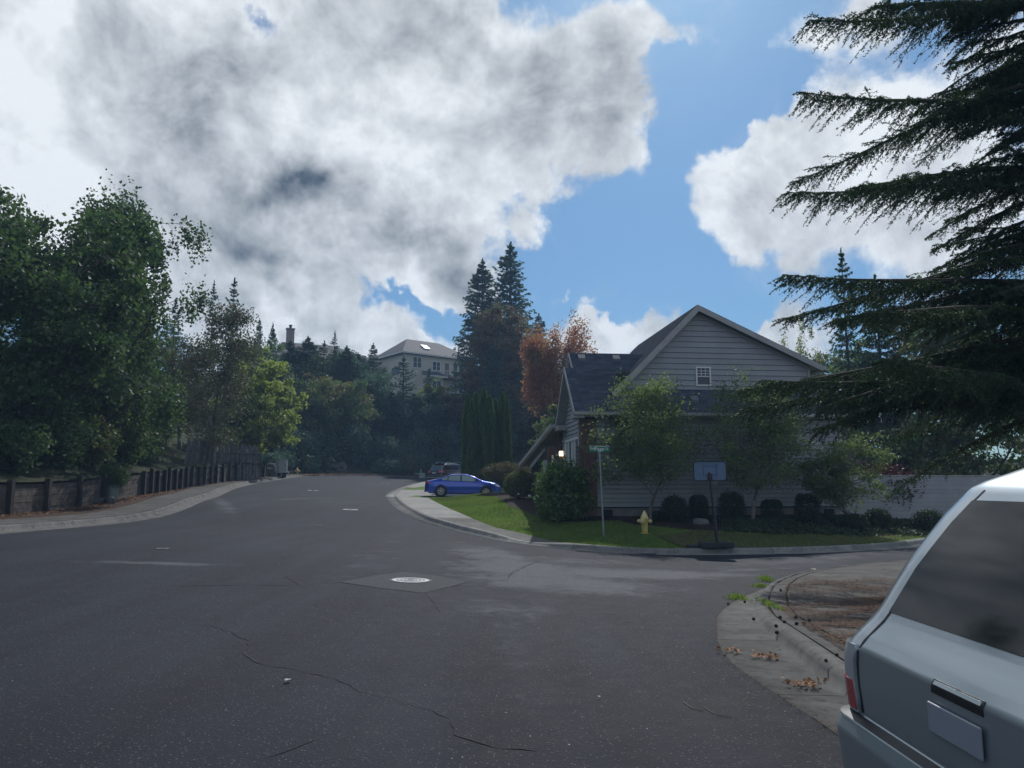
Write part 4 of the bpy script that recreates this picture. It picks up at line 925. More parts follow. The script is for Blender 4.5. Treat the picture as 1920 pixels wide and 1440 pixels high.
MB().box((hs(788,-2.6),-2.8,14.9),(d1,0,15.25)).obj('lower_deck', M_DECK, hh)
for (x0, x1, y, z) in ((d0+.2, d1-.1, -1.75, 18.85), (b1+.2, d1-.1, -2.7, 15.25)):
    m = MB(); m.box((x0,y,z+.9),(x1,y+.07,z+1.0)); m.box((x0,y,z+.1),(x1,y+.07,z+.16)); k = int((x1-x0)/.3)
    for i in range(k+1): xx = x0+(x1-x0)*i/k; m.box((xx-.025,y+.01,z),(xx+.025,y+.06,z+.95))
    m.obj('railing', M_HTRIM, hh)
for x in (hs(792,-2.6), hs(830,-2.6), hs(868,-2.6)): MB().box((x-.12,-2.6,9),(x+.12,-2.36,14.9)).obj('deck_post', M_DECK, hh)
MB().add([(-.0,2.0,19.2),(0,2.0,19.2)], []); MB().box((-.08,1.2,19.0),(0,3.6,20.2)).obj('side_window', M_GWIN, hh)

# ------------------------------------------------------------------ roof and chimney of the house behind the left trees
lx, ly = -39.5, 118.0
lh = thing('hill_house', 'long grey-roofed house with brick chimney behind the dark trees at left', 'house', (atY(522,640,112).x, 112, 0), R(24))
MB().box((0,0,15),(15.5,9,21.2)).obj('wall', M_CREAM, lh)
hip(lh, 0, 0, 15.5, 9, 21.2, 24.2, .5, M_HROOF, (1.0, 6.5))
ch = MB().box((1.7,4.0,22.0),(2.85,5.0,26.3)).obj('chimney', mat('chimney_brick', (.26,.20,.19), .9, vary=.15, vscale=3), lh)
MB().box((1.6,3.9,26.3),(2.95,5.1,26.45)).obj('chimney_cap', mat('chimney_brick'), ch); MB().lathe([(.2,26.4),(.2,26.9),(.28,26.95),(.28,27.05)], 10, Matrix.Translation((2.27,4.5,0))).obj('flue', M_DARK, ch)
for x in (2, 6, 10): window(lh, (x,0,17.5), (1,0,0), (0,-1,0), 1.8, 1.5, cols=2, frame=.1)
# ------------------------------------------------------------------ timber retaining wall, post by post
M_TIMB = mat('weathered_timber', (.085,.070,.055), .95, vary=.45, vscale=5, bump=1, bscale=30, island=.25, coord='World')
M_POST = mat('dark_timber_post', (.030,.026,.024), .95, vary=.3, vscale=5, bump=1, bscale=30, island=.3)
ret = thing('retaining_wall', 'low dark retaining wall of stacked timbers between upright posts along the left pavement', 'retaining wall', (0,0,0))
LWd = resample([tuple(p) for p in LWs], step=.1)
post_px = [(215+i*0) for i in range(0)]
def wall_at_px(px):
    best = None
    for p in LWd:
        if p[1] < 12: continue
        q = 960+F*p[0]/(p[1]*math.cos(TH)+0.0)
        if best is None or abs(q-px) < best[0]: best = (abs(q-px), p)
    return best[1]
zp = [175,265,345,425,480,555,620,688,755,835,905,980,1045,1120,1200,1275,1345,1415,1485,1550,1615,1655]
ppos = [np.array(q) for q in ((-16.0,12.0),(-15.97,14.0),(-15.94,16.0),(-15.94,18.0),(-15.95,20.0),(-15.97,22.0),(-16.0,24.0),(-16.05,26.0),(-16.15,28.1),(-16.3,30.0))]
ppos += [wall_at_px(240+z/6.4) for z in zp]
ppos = sorted(ppos, key=lambda p: p[1])
def gz(p): return H(*p)+.10
for i, p in enumerate(ppos):
    q = ppos[min(i+1, len(ppos)-1)] if i < len(ppos)-1 else ppos[i-1]
    d = np.array(q)-p; L = np.hypot(*d); a = math.atan2(d[1], d[0])
    M = Matrix.Translation((p[0], p[1], gz(p))) @ Matrix.Rotation(a, 4, 'Z') @ Matrix.Rotation(RS.uniform(-.035,.035), 4, 'Y')
    o = MB().box((-.08,-.14,-.1),(.08,.03,1.08+RS.uniform(0,.14)), M).obj('post', M_POST, ret)
    if i == len(ppos)-1 or L < .5: continue
    nb = 5; hb = .2; z0, z1 = gz(p), gz(q)
    for k in range(nb):
        m = MB(); off = RS.uniform(-.012, .012); V = []
        for (t, zz) in ((.02, z0), (.98, z1)):
            c = p+d*t; nx, ny = -d[1]/L, d[0]/L
            for w in (.03+off, .14+off):
                for h in (k*hb+.006, (k+1)*hb-.004+RS.uniform(-.006,.006)): V.append((c[0]+nx*w, c[1]+ny*w, zz+h-.03))
        m.add(V, [(0,1,3,2),(4,6,7,5),(0,4,5,1),(2,3,7,6),(1,5,7,3),(0,2,6,4)]); m.obj('timber', M_TIMB, ret)
# leaning slat fence on the bank
M_SLAT = mat('grey_slat', (.13,.115,.11), .95, vary=.4, vscale=4, bump=.6, bscale=30, island=.3)
sf = thing('slat_fence', 'tall leaning fence of narrow grey slats on the bank above the retaining wall', 'fence', (0,0,0))
NSL = 62
for i in range(NSL):
    t = i/(NSL-1); px = 343+t*(487-343)+random.uniform(-.5,.5); Y = 43+t*13; p = atY(px, 865, Y); gx = p.x-.4
    base = atY(px, 876+4*math.sin(t*3), Y).z; top = atY(px, 823+t*14+random.uniform(-3,3), Y).z
    lean = (.16-.28*t+random.uniform(-.05,.05))*(top-base)
    if random.random() < .05: lean += .5
    w = .045; V = []
    for (zz, dx) in ((base-.8, 0), (top, lean)):
        for (a, b) in ((-w,-.012),(w,-.012),(w,.012),(-w,.012)): V.append((p.x+dx+a*.8, Y+b+a*.9, zz))
    MB().add(V, [(3,2,1,0),(4,5,6,7),(0,1,5,4),(1,2,6,5),(2,3,7,6),(3,0,4,7)]).obj('slat', M_SLAT, sf)
for h in (845, 862):
    m = MB(); m.tube([tuple(atY(343+t*144, h+t*8, 43.05+t*13)) for t in (0,.25,.5,.75,1)], .04, 4); m.obj('rail', M_POST, sf)
# boulder wall at the far bend
M_ROCK = mat('dark_boulder', (.075,.072,.072), .95, vary=.5, vscale=2, bump=1, bscale=6, island=.3)
def boulder(r, seed):
    rs = np.random.RandomState(seed); bm = bmesh.new(); bmesh.ops.create_icosphere(bm, subdivisions=2, radius=1)
    ph = rs.uniform(0, 6, 6)
    for v in bm.verts:
        c = v.co; k = 1+.16*math.sin(3*c.x+ph[0])+.14*math.sin(4*c.y+ph[1])+.12*math.sin(5*c.z+ph[2])+rs.normal(0,.035); v.co = Vector((c.x*r[0], c.y*r[1], c.z*r[2]))*k
    V = [tuple(v.co) for v in bm.verts]; Fc = [tuple(v.index for v in f.verts) for f in bm.faces]; bm.free(); return V, Fc
bw = thing('boulder_wall', 'stacked dark boulders holding the bank behind the grey cabinet at the far bend', 'rock wall', (0,0,0))
rb_ = [boulder((.55,.45,.4), s) for s in (1,2,3)]
rmesh = []
for V, Fc in rb_:
    me = bpy.data.meshes.new('boulder'); me.from_pydata(V, [], Fc); me.materials.append(M_ROCK); me.polygons.foreach_set('use_smooth', [True]*len(me.polygons)); rmesh.append(me)
bpath = resample([(-19.9,61.5),(-20.3,66),(-19.9,71),(-17.8,77.2),(-13,83),(-6,86.6),(6,88.6)], step=1.0)
for row in range(2):
    for p in bpath[row % 2:18:1]:
        if row > 1 and p[1] > 76: continue
        o = bpy.data.objects.new('boulder', random.choice(rmesh)); link(o, bw)
        o.location = (p[0]-.25*row+random.uniform(-.1,.1), p[1]+.15*row, H(p[0], min(p[1],100))+.25+row*.52+random.uniform(-.08,.08)); o.rotation_euler = (random.uniform(-.4,.4), random.uniform(-.4,.4), random.uniform(0,6)); s = random.uniform(.8,1.2); o.scale = (s,s,s)

# ------------------------------------------------------------------ trees
def dz_(x, Y): return hillz(x, Y)
p, h = put(250, 395, 34); deciduous('large green maple at the left edge leaning over the retaining wall', (-19.1, 34, hillz(-19.1,34)), h+.6, .20, 3.7, L_MAPLE, n=44000, leaf=(.17,.13), seed=3, cb=.06, shape=.45, cl=.5, droop=.3, upr=1, vis=1)
deciduous('broad green maple just outside the left edge behind the pavement', (-19.5, 27, hillz(-19.5,27)), 9.5, .22, 4.6, L_MAPLE, n=26000, leaf=(.20,.16), seed=4, cb=.12, shape=.6)
deciduous('green maple beyond the first left maple', (-21.5, 40, hillz(-21.5,40)), 9.0, .2, 3.8, L_MAPLE, n=20000, leaf=(.20,.16), seed=5, cb=.10, shape=.6)
p, h = put(415, 560, 47); deciduous('sparse grey-twigged tree with thin leaves left of the lime maple', (p[0], 47, p[2]), h, .16, 2.9, L_OLIVE, M_BARKG, n=11000, leaf=(.15,.11), seed=6, cb=.12, cl=.9, twigs=420, shape=.6)
p, h = put(430, 665, 52); deciduous('tangled half-bare tree arching over the slat fence', (p[0]-2.2, 50, hillz(p[0]-2.2,50)), 7.6, .15, 2.9, L_OLIVE, M_BARKG, n=13000, leaf=(.15,.11), seed=8, cb=.2, cl=.8, twigs=480, shape=.85)
p, h = put(500, 672, 58); deciduous('lime green maple lit from behind near the grey cabinet', (p[0], 58, p[2]), h, .17, 3.05, L_LIME, n=30000, leaf=(.22,.18), seed=9, cb=.16, cl=.45, shape=.85)
p, h = put(635, 722, 84); deciduous('round medium green tree with several pale stems at the far bend', (p[0]-.3, 84.0, hillz(p[0]-.3,84.0)-.1), h+.6, .14, 4.7, L_MID, M_BARKG, n=34000, leaf=(.27,.21), seed=10, cb=.20, multi=4, shape=.8)
p, h = put(826, 718, 98); deciduous('small yellow-green tree below the cream hill house', (p[0], 98, p[2]), h, .2, 2.6, L_YEL, n=12000, leaf=(.28,.22), seed=12, cb=.2)
p, h = put(862, 738, 97); deciduous('loose brownish tree left of the arborvitae row', (p[0], 97, p[2]), h, .2, 2.8, L_RUST if False else L_BROWN, n=14000, leaf=(.28,.2), seed=13, cb=.15)
p, h = put(955, 575, 93); deciduous('tall brown-leaved tree in front of the two highest firs', (p[0], 93, p[2]), h, .38, 5.0, L_BROWN, n=42000, leaf=(.28,.22), seed=14, cb=.18, cl=.5, shape=.75)
p, h = put(1068, 622, 66, 1.9); deciduous('red-leaved maple with upright branches rising behind the grey house roof', (p[0], 66, p[2]), h, .22, 3.3, L_RED, M_BARKG, n=52000, leaf=(.20,.16), seed=15, cb=.10, upr=1, cl=1.0, shape=.8)
p, h = put(1500, 618, 58, 0); deciduous('pale thin-leaved tree showing beyond the gable right of the house', (p[0], 58, 0), h, .2, 3.2, L_PALE, M_BARKG, n=9000, leaf=(.16,.12), seed=16, cb=.25, upr=1)
p, h = put(1560, 640, 52, 0); deciduous('airy green tree between the gable and the near fir', (p[0], 52, 0), h, .2, 3.0, L_MID, M_BARKG, n=15000, leaf=(.18,.14), seed=17, cb=.2)
for i, (px, ty, Y, rd, s) in enumerate(((1700,560,46,4.2,18),(1830,600,42,4.4,19),(1950,520,48,5,20))):
    p, h = put(px, ty, Y, 0); deciduous(['leafy green tree behind the side fence','wide green tree far right behind the side street','tallest green tree at the far right edge'][i], (p[0], Y, 0), h, .24, rd, L_MID, n=14000, leaf=(.26,.2), seed=s, cb=.08)

cg = 'dark conifers crowding the wooded slope'
con = [ # px, top y, Y, half width px, kind, label
 (440,522,76,46,3,'dark spiky conifer standing above the left maples'), (402,528,72,30,1,'thin sparse conifer left of the spiky one'), (487,598,86,20,0,'small conifer top poking up beside the hidden roof'),
 (512,606,84,22,2,'narrow conifer before the left end of the grey roof'), (628,622,88,26,1,'pointed conifer in front of the right end of the grey roof'), (700,645,98,30,0,'bluish pointed conifer left of the cream hill house'),
 (757,668,92,52,3,'ragged conifer covering the left side of the cream hill house'), (905,488,105,74,2,'left and shorter of the two highest firs'), (957,458,106,84,0,'highest fir on the hill'), (925,646,88,62,0,'dense teal conifer behind the arborvitae row'),
 (990,668,90,46,2,'dark conifer between the brown tree and the red maple'), (805,690,95,32,1,'small conifer under the decks of the cream hill house'), (1010,590,112,46,0,'dark fir standing right behind the brown tree')]
for px, ty, Y, hw, kd, lb in con:
    p, h = put(px, ty, Y); conifer(lb, (p[0], Y, p[2]-.3), h+.3, hw/F*Y*1.12, kd, L_CON2 if kd in (0, 2) else L_CON)
# the massed young firs on the slope
for i, (px, ty, Y, hw) in enumerate(((545,640,88,36),(578,632,90,40),(608,640,89,40),(650,650,90,38),(672,662,93,36),(560,690,84,42),(600,700,86,44),(650,700,88,44),(690,715,89,42),(735,735,90,44),(780,745,91,46),(520,680,80,36),(720,690,96,38),(830,770,93,36),(870,790,92,36),
    (910,770,93,44),(960,760,93,44),(1010,740,92,44),(1045,760,88,40),(745,780,88.5,30),(800,800,89,32),(480,640,84,34),(700,790,88,32),(850,740,99,40),(1100,700,110,50),(1150,720,115,50),(540,745,80,32),(470,700,78,32),(895,720,97,44))):
    p, h = put(px, ty, Y); conifer('dark conifer in the massed wood '+('in front of the long grey roof' if px < 700 else 'below the cream hill house' if px < 890 else 'behind the arborvitae row'), (p[0], Y, p[2]-.3), h+.3, hw/F*Y*random.uniform(1.4,1.8), [0,2,3,2,1][i % 5], L_CON2 if i % 2 else L_CON, group=cg+(' left' if px < 700 else ' middle' if px < 890 else ' right'))
# more of the wood left, out of the photograph's frame
for i, (px, ty, Y, hw) in enumerate(((200,470,60,50),(90,500,58,60),(-20,450,55,60),(-120,480,50,60),(330,560,68,42),(270,540,66,40))):
    p, h = put(px, ty, Y); conifer('dark conifer rising behind the leftmost maples', (p[0], Y, p[2]-.3), h+.3, hw/F*Y, i % 3, L_CON, group='dark conifers behind the left maples')
p, h = put(1577, 468, 46, 0); conifer('slim dark spruce behind the near fir at right', (p[0], 46, 0), h, 2.3, 1, L_CON)
p, h = put(1640, 520, 44, 0); conifer('dark spruce close behind the near fir boughs', (p[0], 44, 0), h, 2.8, 0, L_CON)
p, h = put(1000, 765, 60, 1.5); 
# mountain pine: rounded, blue-grey
deciduous('rounded blue-grey pine right of the arborvitae row', (p[0], 60, 1.5), h, .16, 2.1, L_PINE, n=14000, leaf=(.30,.05), seed=31, cb=.05, cl=.6, name='pine_tree', cat='pine')
deciduous('dark green bush behind the gable end of the grey house', (3.9, 52, 1.2), 6.2, .12, 2.4, L_MID, n=11000, leaf=(.2,.15), seed=32, cb=.05, name='bush', cat='bush')

# arborvitae columns
def arb(px, ty, Y, r, seed, lb):
    p, h = put(px, ty, Y, H(0, Y)*0+float(land_right(np.array([(px-960)/F*Y]), np.array([Y]))[0])); rs = np.random.RandomState(seed); n = int(2600*h*r)
    t = thing('arborvitae', lb, 'shrub', p, rs.uniform(0, 6))
    z = rs.uniform(0, 1, n)**1.05*h; a = rs.uniform(0, 6.283, n); f = z/h
    env = r*np.minimum(1, (1-f)*3.1)**.62*(.86+.14*np.sin(f*7+seed))*(1+.10*np.sin(a*3+f*9)+.06*np.sin(a*7-f*22))*np.minimum(1, .75+f*2.5)
    q = env*rs.uniform(.72, 1.03, n); C_ = np.c_[np.cos(a)*q, np.sin(a)*q, z*.99+.02]
    D = np.c_[np.cos(a)*.35+rs.normal(0,.2,n), np.sin(a)*.35+rs.normal(0,.2,n), np.full(n, 1.0)]; N_ = np.c_[-np.sin(a)+rs.normal(0,.6,n), np.cos(a)+rs.normal(0,.6,n), rs.normal(0,.3,n)]
    V, Fc = leaves(C_, .26, .075, D, N_, rs); mesh('crown', V, Fc, L_ARB, t, attr=rs.uniform(0,1,n)*.6+.4*(np.sin(a*3+z)>0))
    MB().tube([(0,0,-.2),(0,0,h*.5),(0,0,h*.93)], [r*.35, r*.55, .03], 8).obj('trunk', M_BARKW, t)
for i, a in enumerate(((877,740,55,.46,1,'leftmost dark green arborvitae of the row by the blue car'),(893,736,54,.48,2,'second arborvitae from the left behind the blue car'),(908,728,53.6,.56,3,'tallest pointed arborvitae in the middle of the row'),(922,750,55.2,.42,4,'shorter arborvitae just right of the tallest'),
    (930,748,54,.40,5,'slim arborvitae near the right end of the row'),(942,736,54.2,.46,6,'pointed arborvitae second from the right end'),(951,744,53.2,.34,7,'rightmost narrow arborvitae of the row'),(885,752,53,.40,8,'arborvitae in the front of the row above the blue car roof'),(917,742,53,.5,9,'broad front arborvitae right behind the blue car'))): arb(*a)

# shrubs
def bush(lb, loc, rx, rz_, lm, n=5000, leaf=(.06,.04), seed=1, box=0.0, name='bush', stem=0.0, cat='bush', dense=.62, lump=.07):
    rs = np.random.RandomState(seed); t = thing(name, lb, cat, loc)
    u = rs.normal(size=(n, 3)); u /= np.linalg.norm(u, axis=1)[:, None]
    if box: u = np.sign(u)*np.abs(u)**(1-box*.55); 
    ph = np.arctan2(u[:,1], u[:,0]); lob = 1+lump*(np.sin(4*ph+seed)+.9*np.sin(7*ph+u[:,2]*6)+.8*np.sin(11*u[:,2]*ph))
    q = rs.uniform(dense, 1.04, n)*(lob if box < .4 else 1)
    C_ = np.c_[u[:,0]*rx*q, u[:,1]*rx*q, stem+rz_+u[:,2]*rz_*q]; k = C_[:,2] > .02
    V, Fc = leaves(C_[k], leaf[0], leaf[1], rs=rs); mesh('crown', V, Fc, lm, t, attr=rs.uniform(0,1,k.sum()))
    m = MB()
    for i in range(6):
        a = i*1.05; m.tube([(0,0,-.1),(math.cos(a)*rx*.3,math.sin(a)*rx*.3,stem+rz_*.7),(math.cos(a)*rx*.7,math.sin(a)*rx*.7,stem+rz_*1.3)], [.03,.02,.008], 5, False)
    m.obj('stem', M_BARKW, t); return t
def bput(px, Y): x = (px-960)/F*Y*math.cos(TH)**-0+0.0; x = atY(px, 960, Y).x; return (x, Y, landz(x, Y))
for i, (px, Y, rx, hz, bx, lb) in enumerate(((1265,27.0,.46,.47,0,'dark rounded bush left of the basketball pole below the siding'),(1310,27.6,.34,.47,.5,'upright clipped bush right behind the basketball pole'),(1372,27.6,.46,.53,.3,'broad clipped bush left of the middle small tree'),(1447,27.9,.36,.38,.7,'small boxy clipped bush right of the middle small tree'),
    (1515,28.0,.44,.52,.7,'tallest clipped goblet-shaped bush beneath the siding'),(1600,27.2,.5,.3,0,'low loose dark bush at the foot of the right small tree'),(1645,28.2,.45,.36,.2,'rounded bush right of the right small tree'),(1740,28.4,.5,.4,.3,'dark bush before the board fence at the far right'),(1232,27.4,.3,.18,0,'very low dark plant at the foot of the left small tree'))):
    bush(lb, bput(px, Y), rx, hz, L_BOX, 5200, (.055,.04), 40+i, bx)
bush('big glossy rhododendron against the front corner of the grey house', (bput(1056,28.6)[0], 28.6, landz(bput(1056,28.6)[0],28.6)), .95, 1.08, L_RHO, 8500, (.18,.07), 60, .3, name='rhododendron', dense=.45, lump=.13)
bush('smaller rhododendron leaning left of the big glossy one', bput(1026,30.0), .5, .80, L_RHO, 3400, (.12,.05), 61, .2, name='rhododendron')
bush('loose rose bush with pale leaves beside the porch', bput(972,37.5), .75, .68, L_ROSE, 4200, (.10,.06), 62, 0, name='rose_bush')
bush('burgundy bush behind the spreading maple', bput(978,50), .95, .95, L_WINE, 4500, (.10,.07), 63, 0)
bush('wine-red hedge bush rising above the board fence', (15.6, 31.6, .3), 1.3, 1.15, L_WINE, 5000, (.12,.08), 67, 0)
bush('dark filler shrub at the porch corner', bput(992,40), .7, .6, L_BOX, 4000, (.09,.06), 64, 0)
t = bush('low spreading maple with a flat feathery crown in front of the blue car', bput(950,43.0), 1.35, .50, L_JAP, 9000, (.10,.05), 65, 0, name='spreading_maple', stem=.75, cat='tree')
bush('dense green bush in a pot on the left pavement edge', (-16.35,30.8, H(-16.35,30.8)+.62), .62, .50, L_MAPLE, 5200, (.06,.045), 66, 0, name='potted_bush')
for i, (px, Y, ty) in enumerate(((1217,26.9,700),(1410,27.2,706),(1603,27.4,800))):
    x = atY(px, 960, Y).x; z = landz(x, Y); top = atY(px, ty, Y).z
    deciduous(['small leafy tree behind the yellow hydrant','small leafy tree in the middle before the siding','small thin tree at the right before the side fence'][i], (x, Y, z), top-z, .085, [2.15,2.1,1.6][i], L_BIRCH, M_BARKG, n=[17000,16000,10000][i], leaf=(.09,.065), seed=70+i, cb=.24, cl=.75, shape=.6, wlev=3)

# shrubs on the bank behind the retaining wall
for i, (x, y, rx, hz, lm_k) in enumerate(((-17.6,19,1.5,1.1,0),(-17.9,22.5,1.6,1.3,1),(-17.5,25.5,1.4,1.0,0),(-17.9,28.6,1.6,1.25,0),(-18.0,31.4,1.4,1.1,1),(-18.4,34.6,1.5,1.2,0),(-18.9,37.6,1.3,1.05,0),(-20.3,36.0,1.8,1.6,1),(-20.0,31.5,1.9,1.7,0),(-20.2,26.5,1.9,1.6,1),(-22.5,41.5,1.9,1.7,0),(-23,46,2.0,1.8,1),(-22.8,37.5,2.0,2.0,0),(-22.5,29,2.2,2.2,0),(-23.5,33,2.2,2.2,1),(-24.5,50,2.2,2.0,0))):
    bw_ = 'close above the timber wall' if i < 7 else 'high on the bank under the left maples'
    bush('leafy green shrub '+bw_, (x, y, hillz(x, y)-.2), rx, hz, [L_MAPLE, L_MID][lm_k], 4600, (.15,.11), 300+i, 0, dense=.45, lump=.12)['group'] = 'shrubs '+bw_
# broad trees breaking up the firs of the slope
for i, (px, ty, Y, rd, lb) in enumerate(((592,668,92,4.2,'broad dark green tree below the middle of the long grey roof'),(705,705,93,4.0,'broad dark green tree left of the ragged conifer'),(545,700,83,3.6,'dark leafy tree right behind the lime maple'),(775,760,92,3.6,'dark leafy tree between the far bend and the cream hill house'),(478,640,80,3.6,'dark green leafy tree behind the tangled half-bare tree'),(660,668,96,4.0,'dark green tree under the right end of the long grey roof'))):
    p, h = put(px, ty, Y); deciduous(lb, (p[0], Y, p[2]), h, .2, rd, [L_MID, L_CON2][i % 2], n=15000, leaf=(.30,.22), seed=120+i, cb=.08, cl=.7, wlev=1)
# dark undergrowth along the foot of the slope
und = resample([(-21.2,66),(-20.6,70.5),(-18.6,75.6),(-14.6,80.8),(-10,84.6),(-4.5,87.6),(2,89.2),(10,90.5),(18,91.5)], step=2.1)
for i, (x, y) in enumerate(und):
    for rr_ in (0, 1):
        xx, yy = x-.8*rr_+random.uniform(-.5,.5), y+1.9*rr_+random.uniform(-.3,.3)
        if abs(xx+16.5) < 2.6 and rr_ == 0: continue
        wh = 'behind the grey cabinet' if x < -17 else 'across the far bend' if x < -9 else 'beyond the black car'; rw = ['front','back'][rr_]
        bush('dark leafy shrub in the '+rw+' row of the thicket '+wh, (xx, yy, hillz(xx, yy)-.25), 1.45+random.uniform(-.2,.4), 1.15+.75*rr_+random.uniform(-.25,.5), [L_CON2, L_BOX, L_OLIVE, L_MID][(i*3+rr_*2) % 4] if (i % 5 == 0) else [L_BOX, L_CON2][i % 2], 2600, (.26,.17), 200+i*2+rr_, 0, dense=.5, lump=.11)['group'] = 'thicket shrubs '+wh+', '+rw+' row'
# near fir: real needles on twigs
def near_fir():
    rs = np.random.RandomState(5); tx, ty_ = 9.7, 12.9; tz = float(near_land(np.array([tx]), np.array([ty_]))[0]); h = 17.0
    t = thing('fir_tree', 'near dark fir whose boughs hang into the right side of the picture', 'fir', (tx, ty_, tz))
    MB().tube([(0,0,-.3),(.02,0,h*.35),(0,0,h*.7),(0,0,h)], [.26,.19,.10,.02], 12).obj('trunk', M_BARKW, t, True)
    wm = MB(); TP = []; TD = []; TL = []
    def bough(z, az, L, rise, dens=1.0, thick=1.0):
        o = np.array([math.cos(az), math.sin(az), 0]); s = np.array([-o[1], o[0], 0]); n = 10; pts = []
        for i in range(n+1):
            u = i/n; pts.append(np.array([0,0,z])+o*L*u+np.array([0,0,1])*(L*(rise*u-.26*u*u*(1.3-rise)+.16*u**3))+s*.06*L*math.sin(u*3+az*3))
        wm.tube(pts, [max(.008, .05*L/4*(1-u/n)+.006) for u in range(n+1)], 5, False)
        nb = int(L*17*dens)
        for j in range(nb):
            u = .08+.92*(j+rs.uniform(0,1))/nb; i = min(n-1, int(u*n)); q = pts[i]+(pts[i+1]-pts[i])*(u*n-i)
            sd = 1 if j % 2 else -1; ll = (.18+.15*min(L,4.5)*(1.08-u)**.7)*rs.uniform(.45,1.25)*thick
            dd = o*.75+s*sd*rs.uniform(.45,.95)+np.array([0,0,rs.uniform(-.85,.05)]); dd /= np.linalg.norm(dd)
            m = 5; tp = [q]; d2 = dd.copy()
            for k in range(m):
                d2 = d2+np.array([0,0,-.07])+rs.normal(0,.05,3); d2 /= np.linalg.norm(d2); tp.append(tp[-1]+d2*ll/m)
            wm.tube(tp, [.006,.005,.005,.004,.003,.002], 3, False)
            for k in range(m):
                TP.append(tp[k]); TD.append(tp[k+1]-tp[k]); TL.append(1)
                for sd2 in (-1, 1):
                    if rs.uniform() < .92:
                        sl = ll*.36*(1.05-k/m)*rs.uniform(.7,1.2); sv = d2*.7+np.cross(d2, [0,0,1])*sd2*.75+np.array([0,0,rs.uniform(-.55,.05)]); sv /= np.linalg.norm(sv)
                        hgt = max(.05, sl); TP.append(tp[k]); TD.append(sv*hgt); TL.append(1)
    # boughs seen in the photograph: tips by height and reach, towards the left
    Pj = lambda px, py: atY(px, py, ty_)
    for (px, py, rise, daz) in ((1525,35,.10,0),(1490,200,.12,.1),(1503,338,.14,-.1),(1465,522,.16,.05),(1440,712,.16,0),(1455,745,.05,-.3),(1560,112,-.1,.35),(1560,262,-.05,-.4),(1535,412,-.05,.3),(1530,560,0,-.3),(1505,640,.05,.4),(1600,-60,.1,.1),(1490,725,.15,.5),(1520,770,-.05,.1),(1570,800,-.1,-.15),(1550,610,0,.1),(1600,700,0,-.1),(1470,690,.1,-.5)):
        P = Pj(px, py); L = abs(P.x-tx)*1.0/math.cos(daz)+.05; zt = P.z-tz; bough(zt-L*(rise-.26*(1.3-rise)+.16), math.pi+daz, L, rise, 1.7, 1.45)
    z = 3.3
    while z < h-.5:
        f = z/h; L0 = 4.7*(1-f)**.75+.3
        for k in range(9 if z < 11 else 6):
            a = rs.uniform(0, 6.283)
            left = math.cos(a-math.pi) > .45
            L = L0*rs.uniform(.7,1.12)*(.52 if left else 1.0)
            if math.cos(a) > .25 and rs.uniform() < .6: continue
            bough(z+rs.uniform(-.2,.2), a, L, rs.uniform(-.18,.2), 1.1 if left else .75)
        z += .31
    TP = np.array(TP); TD = np.array(TD); ln = np.linalg.norm(TD, axis=1); nn = np.maximum(4, (ln/.017).astype(int)); idx = np.repeat(np.arange(len(TP)), nn)
    u = rs.uniform(0, 1, len(idx)); D = TD/ln[:, None]; base = TP[idx]+TD[idx]*u[:, None]; r = rs.normal(size=(len(idx), 3)); d = D[idx]; r -= (r*d).sum(1)[:, None]*d; r /= np.linalg.norm(r, axis=1)[:, None]
    nd = d*.75+r*.85; nd /= np.linalg.norm(nd, axis=1)[:, None]; L = .045*rs.uniform(.7,1.2,len(idx))[:, None]; w = np.cross(nd, rs.normal(size=nd.shape)); w /= np.linalg.norm(w, axis=1)[:, None]
    V = np.stack([base-w*.0095, base+w*.0095, base+nd*L], 1).reshape(-1, 3); Fc = np.arange(len(V)).reshape(-1, 3)
    print('fir needles', len(Fc))
    mesh('crown', V, Fc, L_FIR, t, attr=np.repeat(rs.uniform(0,1,len(TP)), nn)*.7+rs.uniform(0,.3,len(idx)))
    wm.obj('boughs', M_BARKW, t)
    # cones
    cm = MB(); 
    return t
near_fir()
# ------------------------------------------------------------------ cars
def paint(name, col, metal=.35, rough=.28, coat=1.0):
    m = mat(name, col, rough, metal, .5, coat=coat); return m
M_TYRE = mat('tyre_rubber', (.018,.018,.019), .85); M_RIM = mat('alloy_rim', (.45,.46,.47), .3, .9); M_RIMD = mat('black_rim', (.03,.03,.032), .35, .6)
M_CGLASS = mat('car_glass', (.012,.016,.020), .05, spec=.35); M_CGL2 = mat('reflecting_car_glass', (.25,.33,.34), .12, spec=.9, coat=.6)
M_TRIMB = mat('black_trim', (.015,.015,.016), .45); M_TAIL = mat('red_tail_lamp', (.42,.015,.018), .12, spec=.8, coat=1.0); M_CLEAR = mat('clear_lamp', (.50,.53,.56), .08, .3, spec=.9, coat=1.0)
M_CHROME = mat('chrome', (.65,.67,.7), .12, 1.0); M_PLATE = mat('plate', (.6,.63,.66), .4)
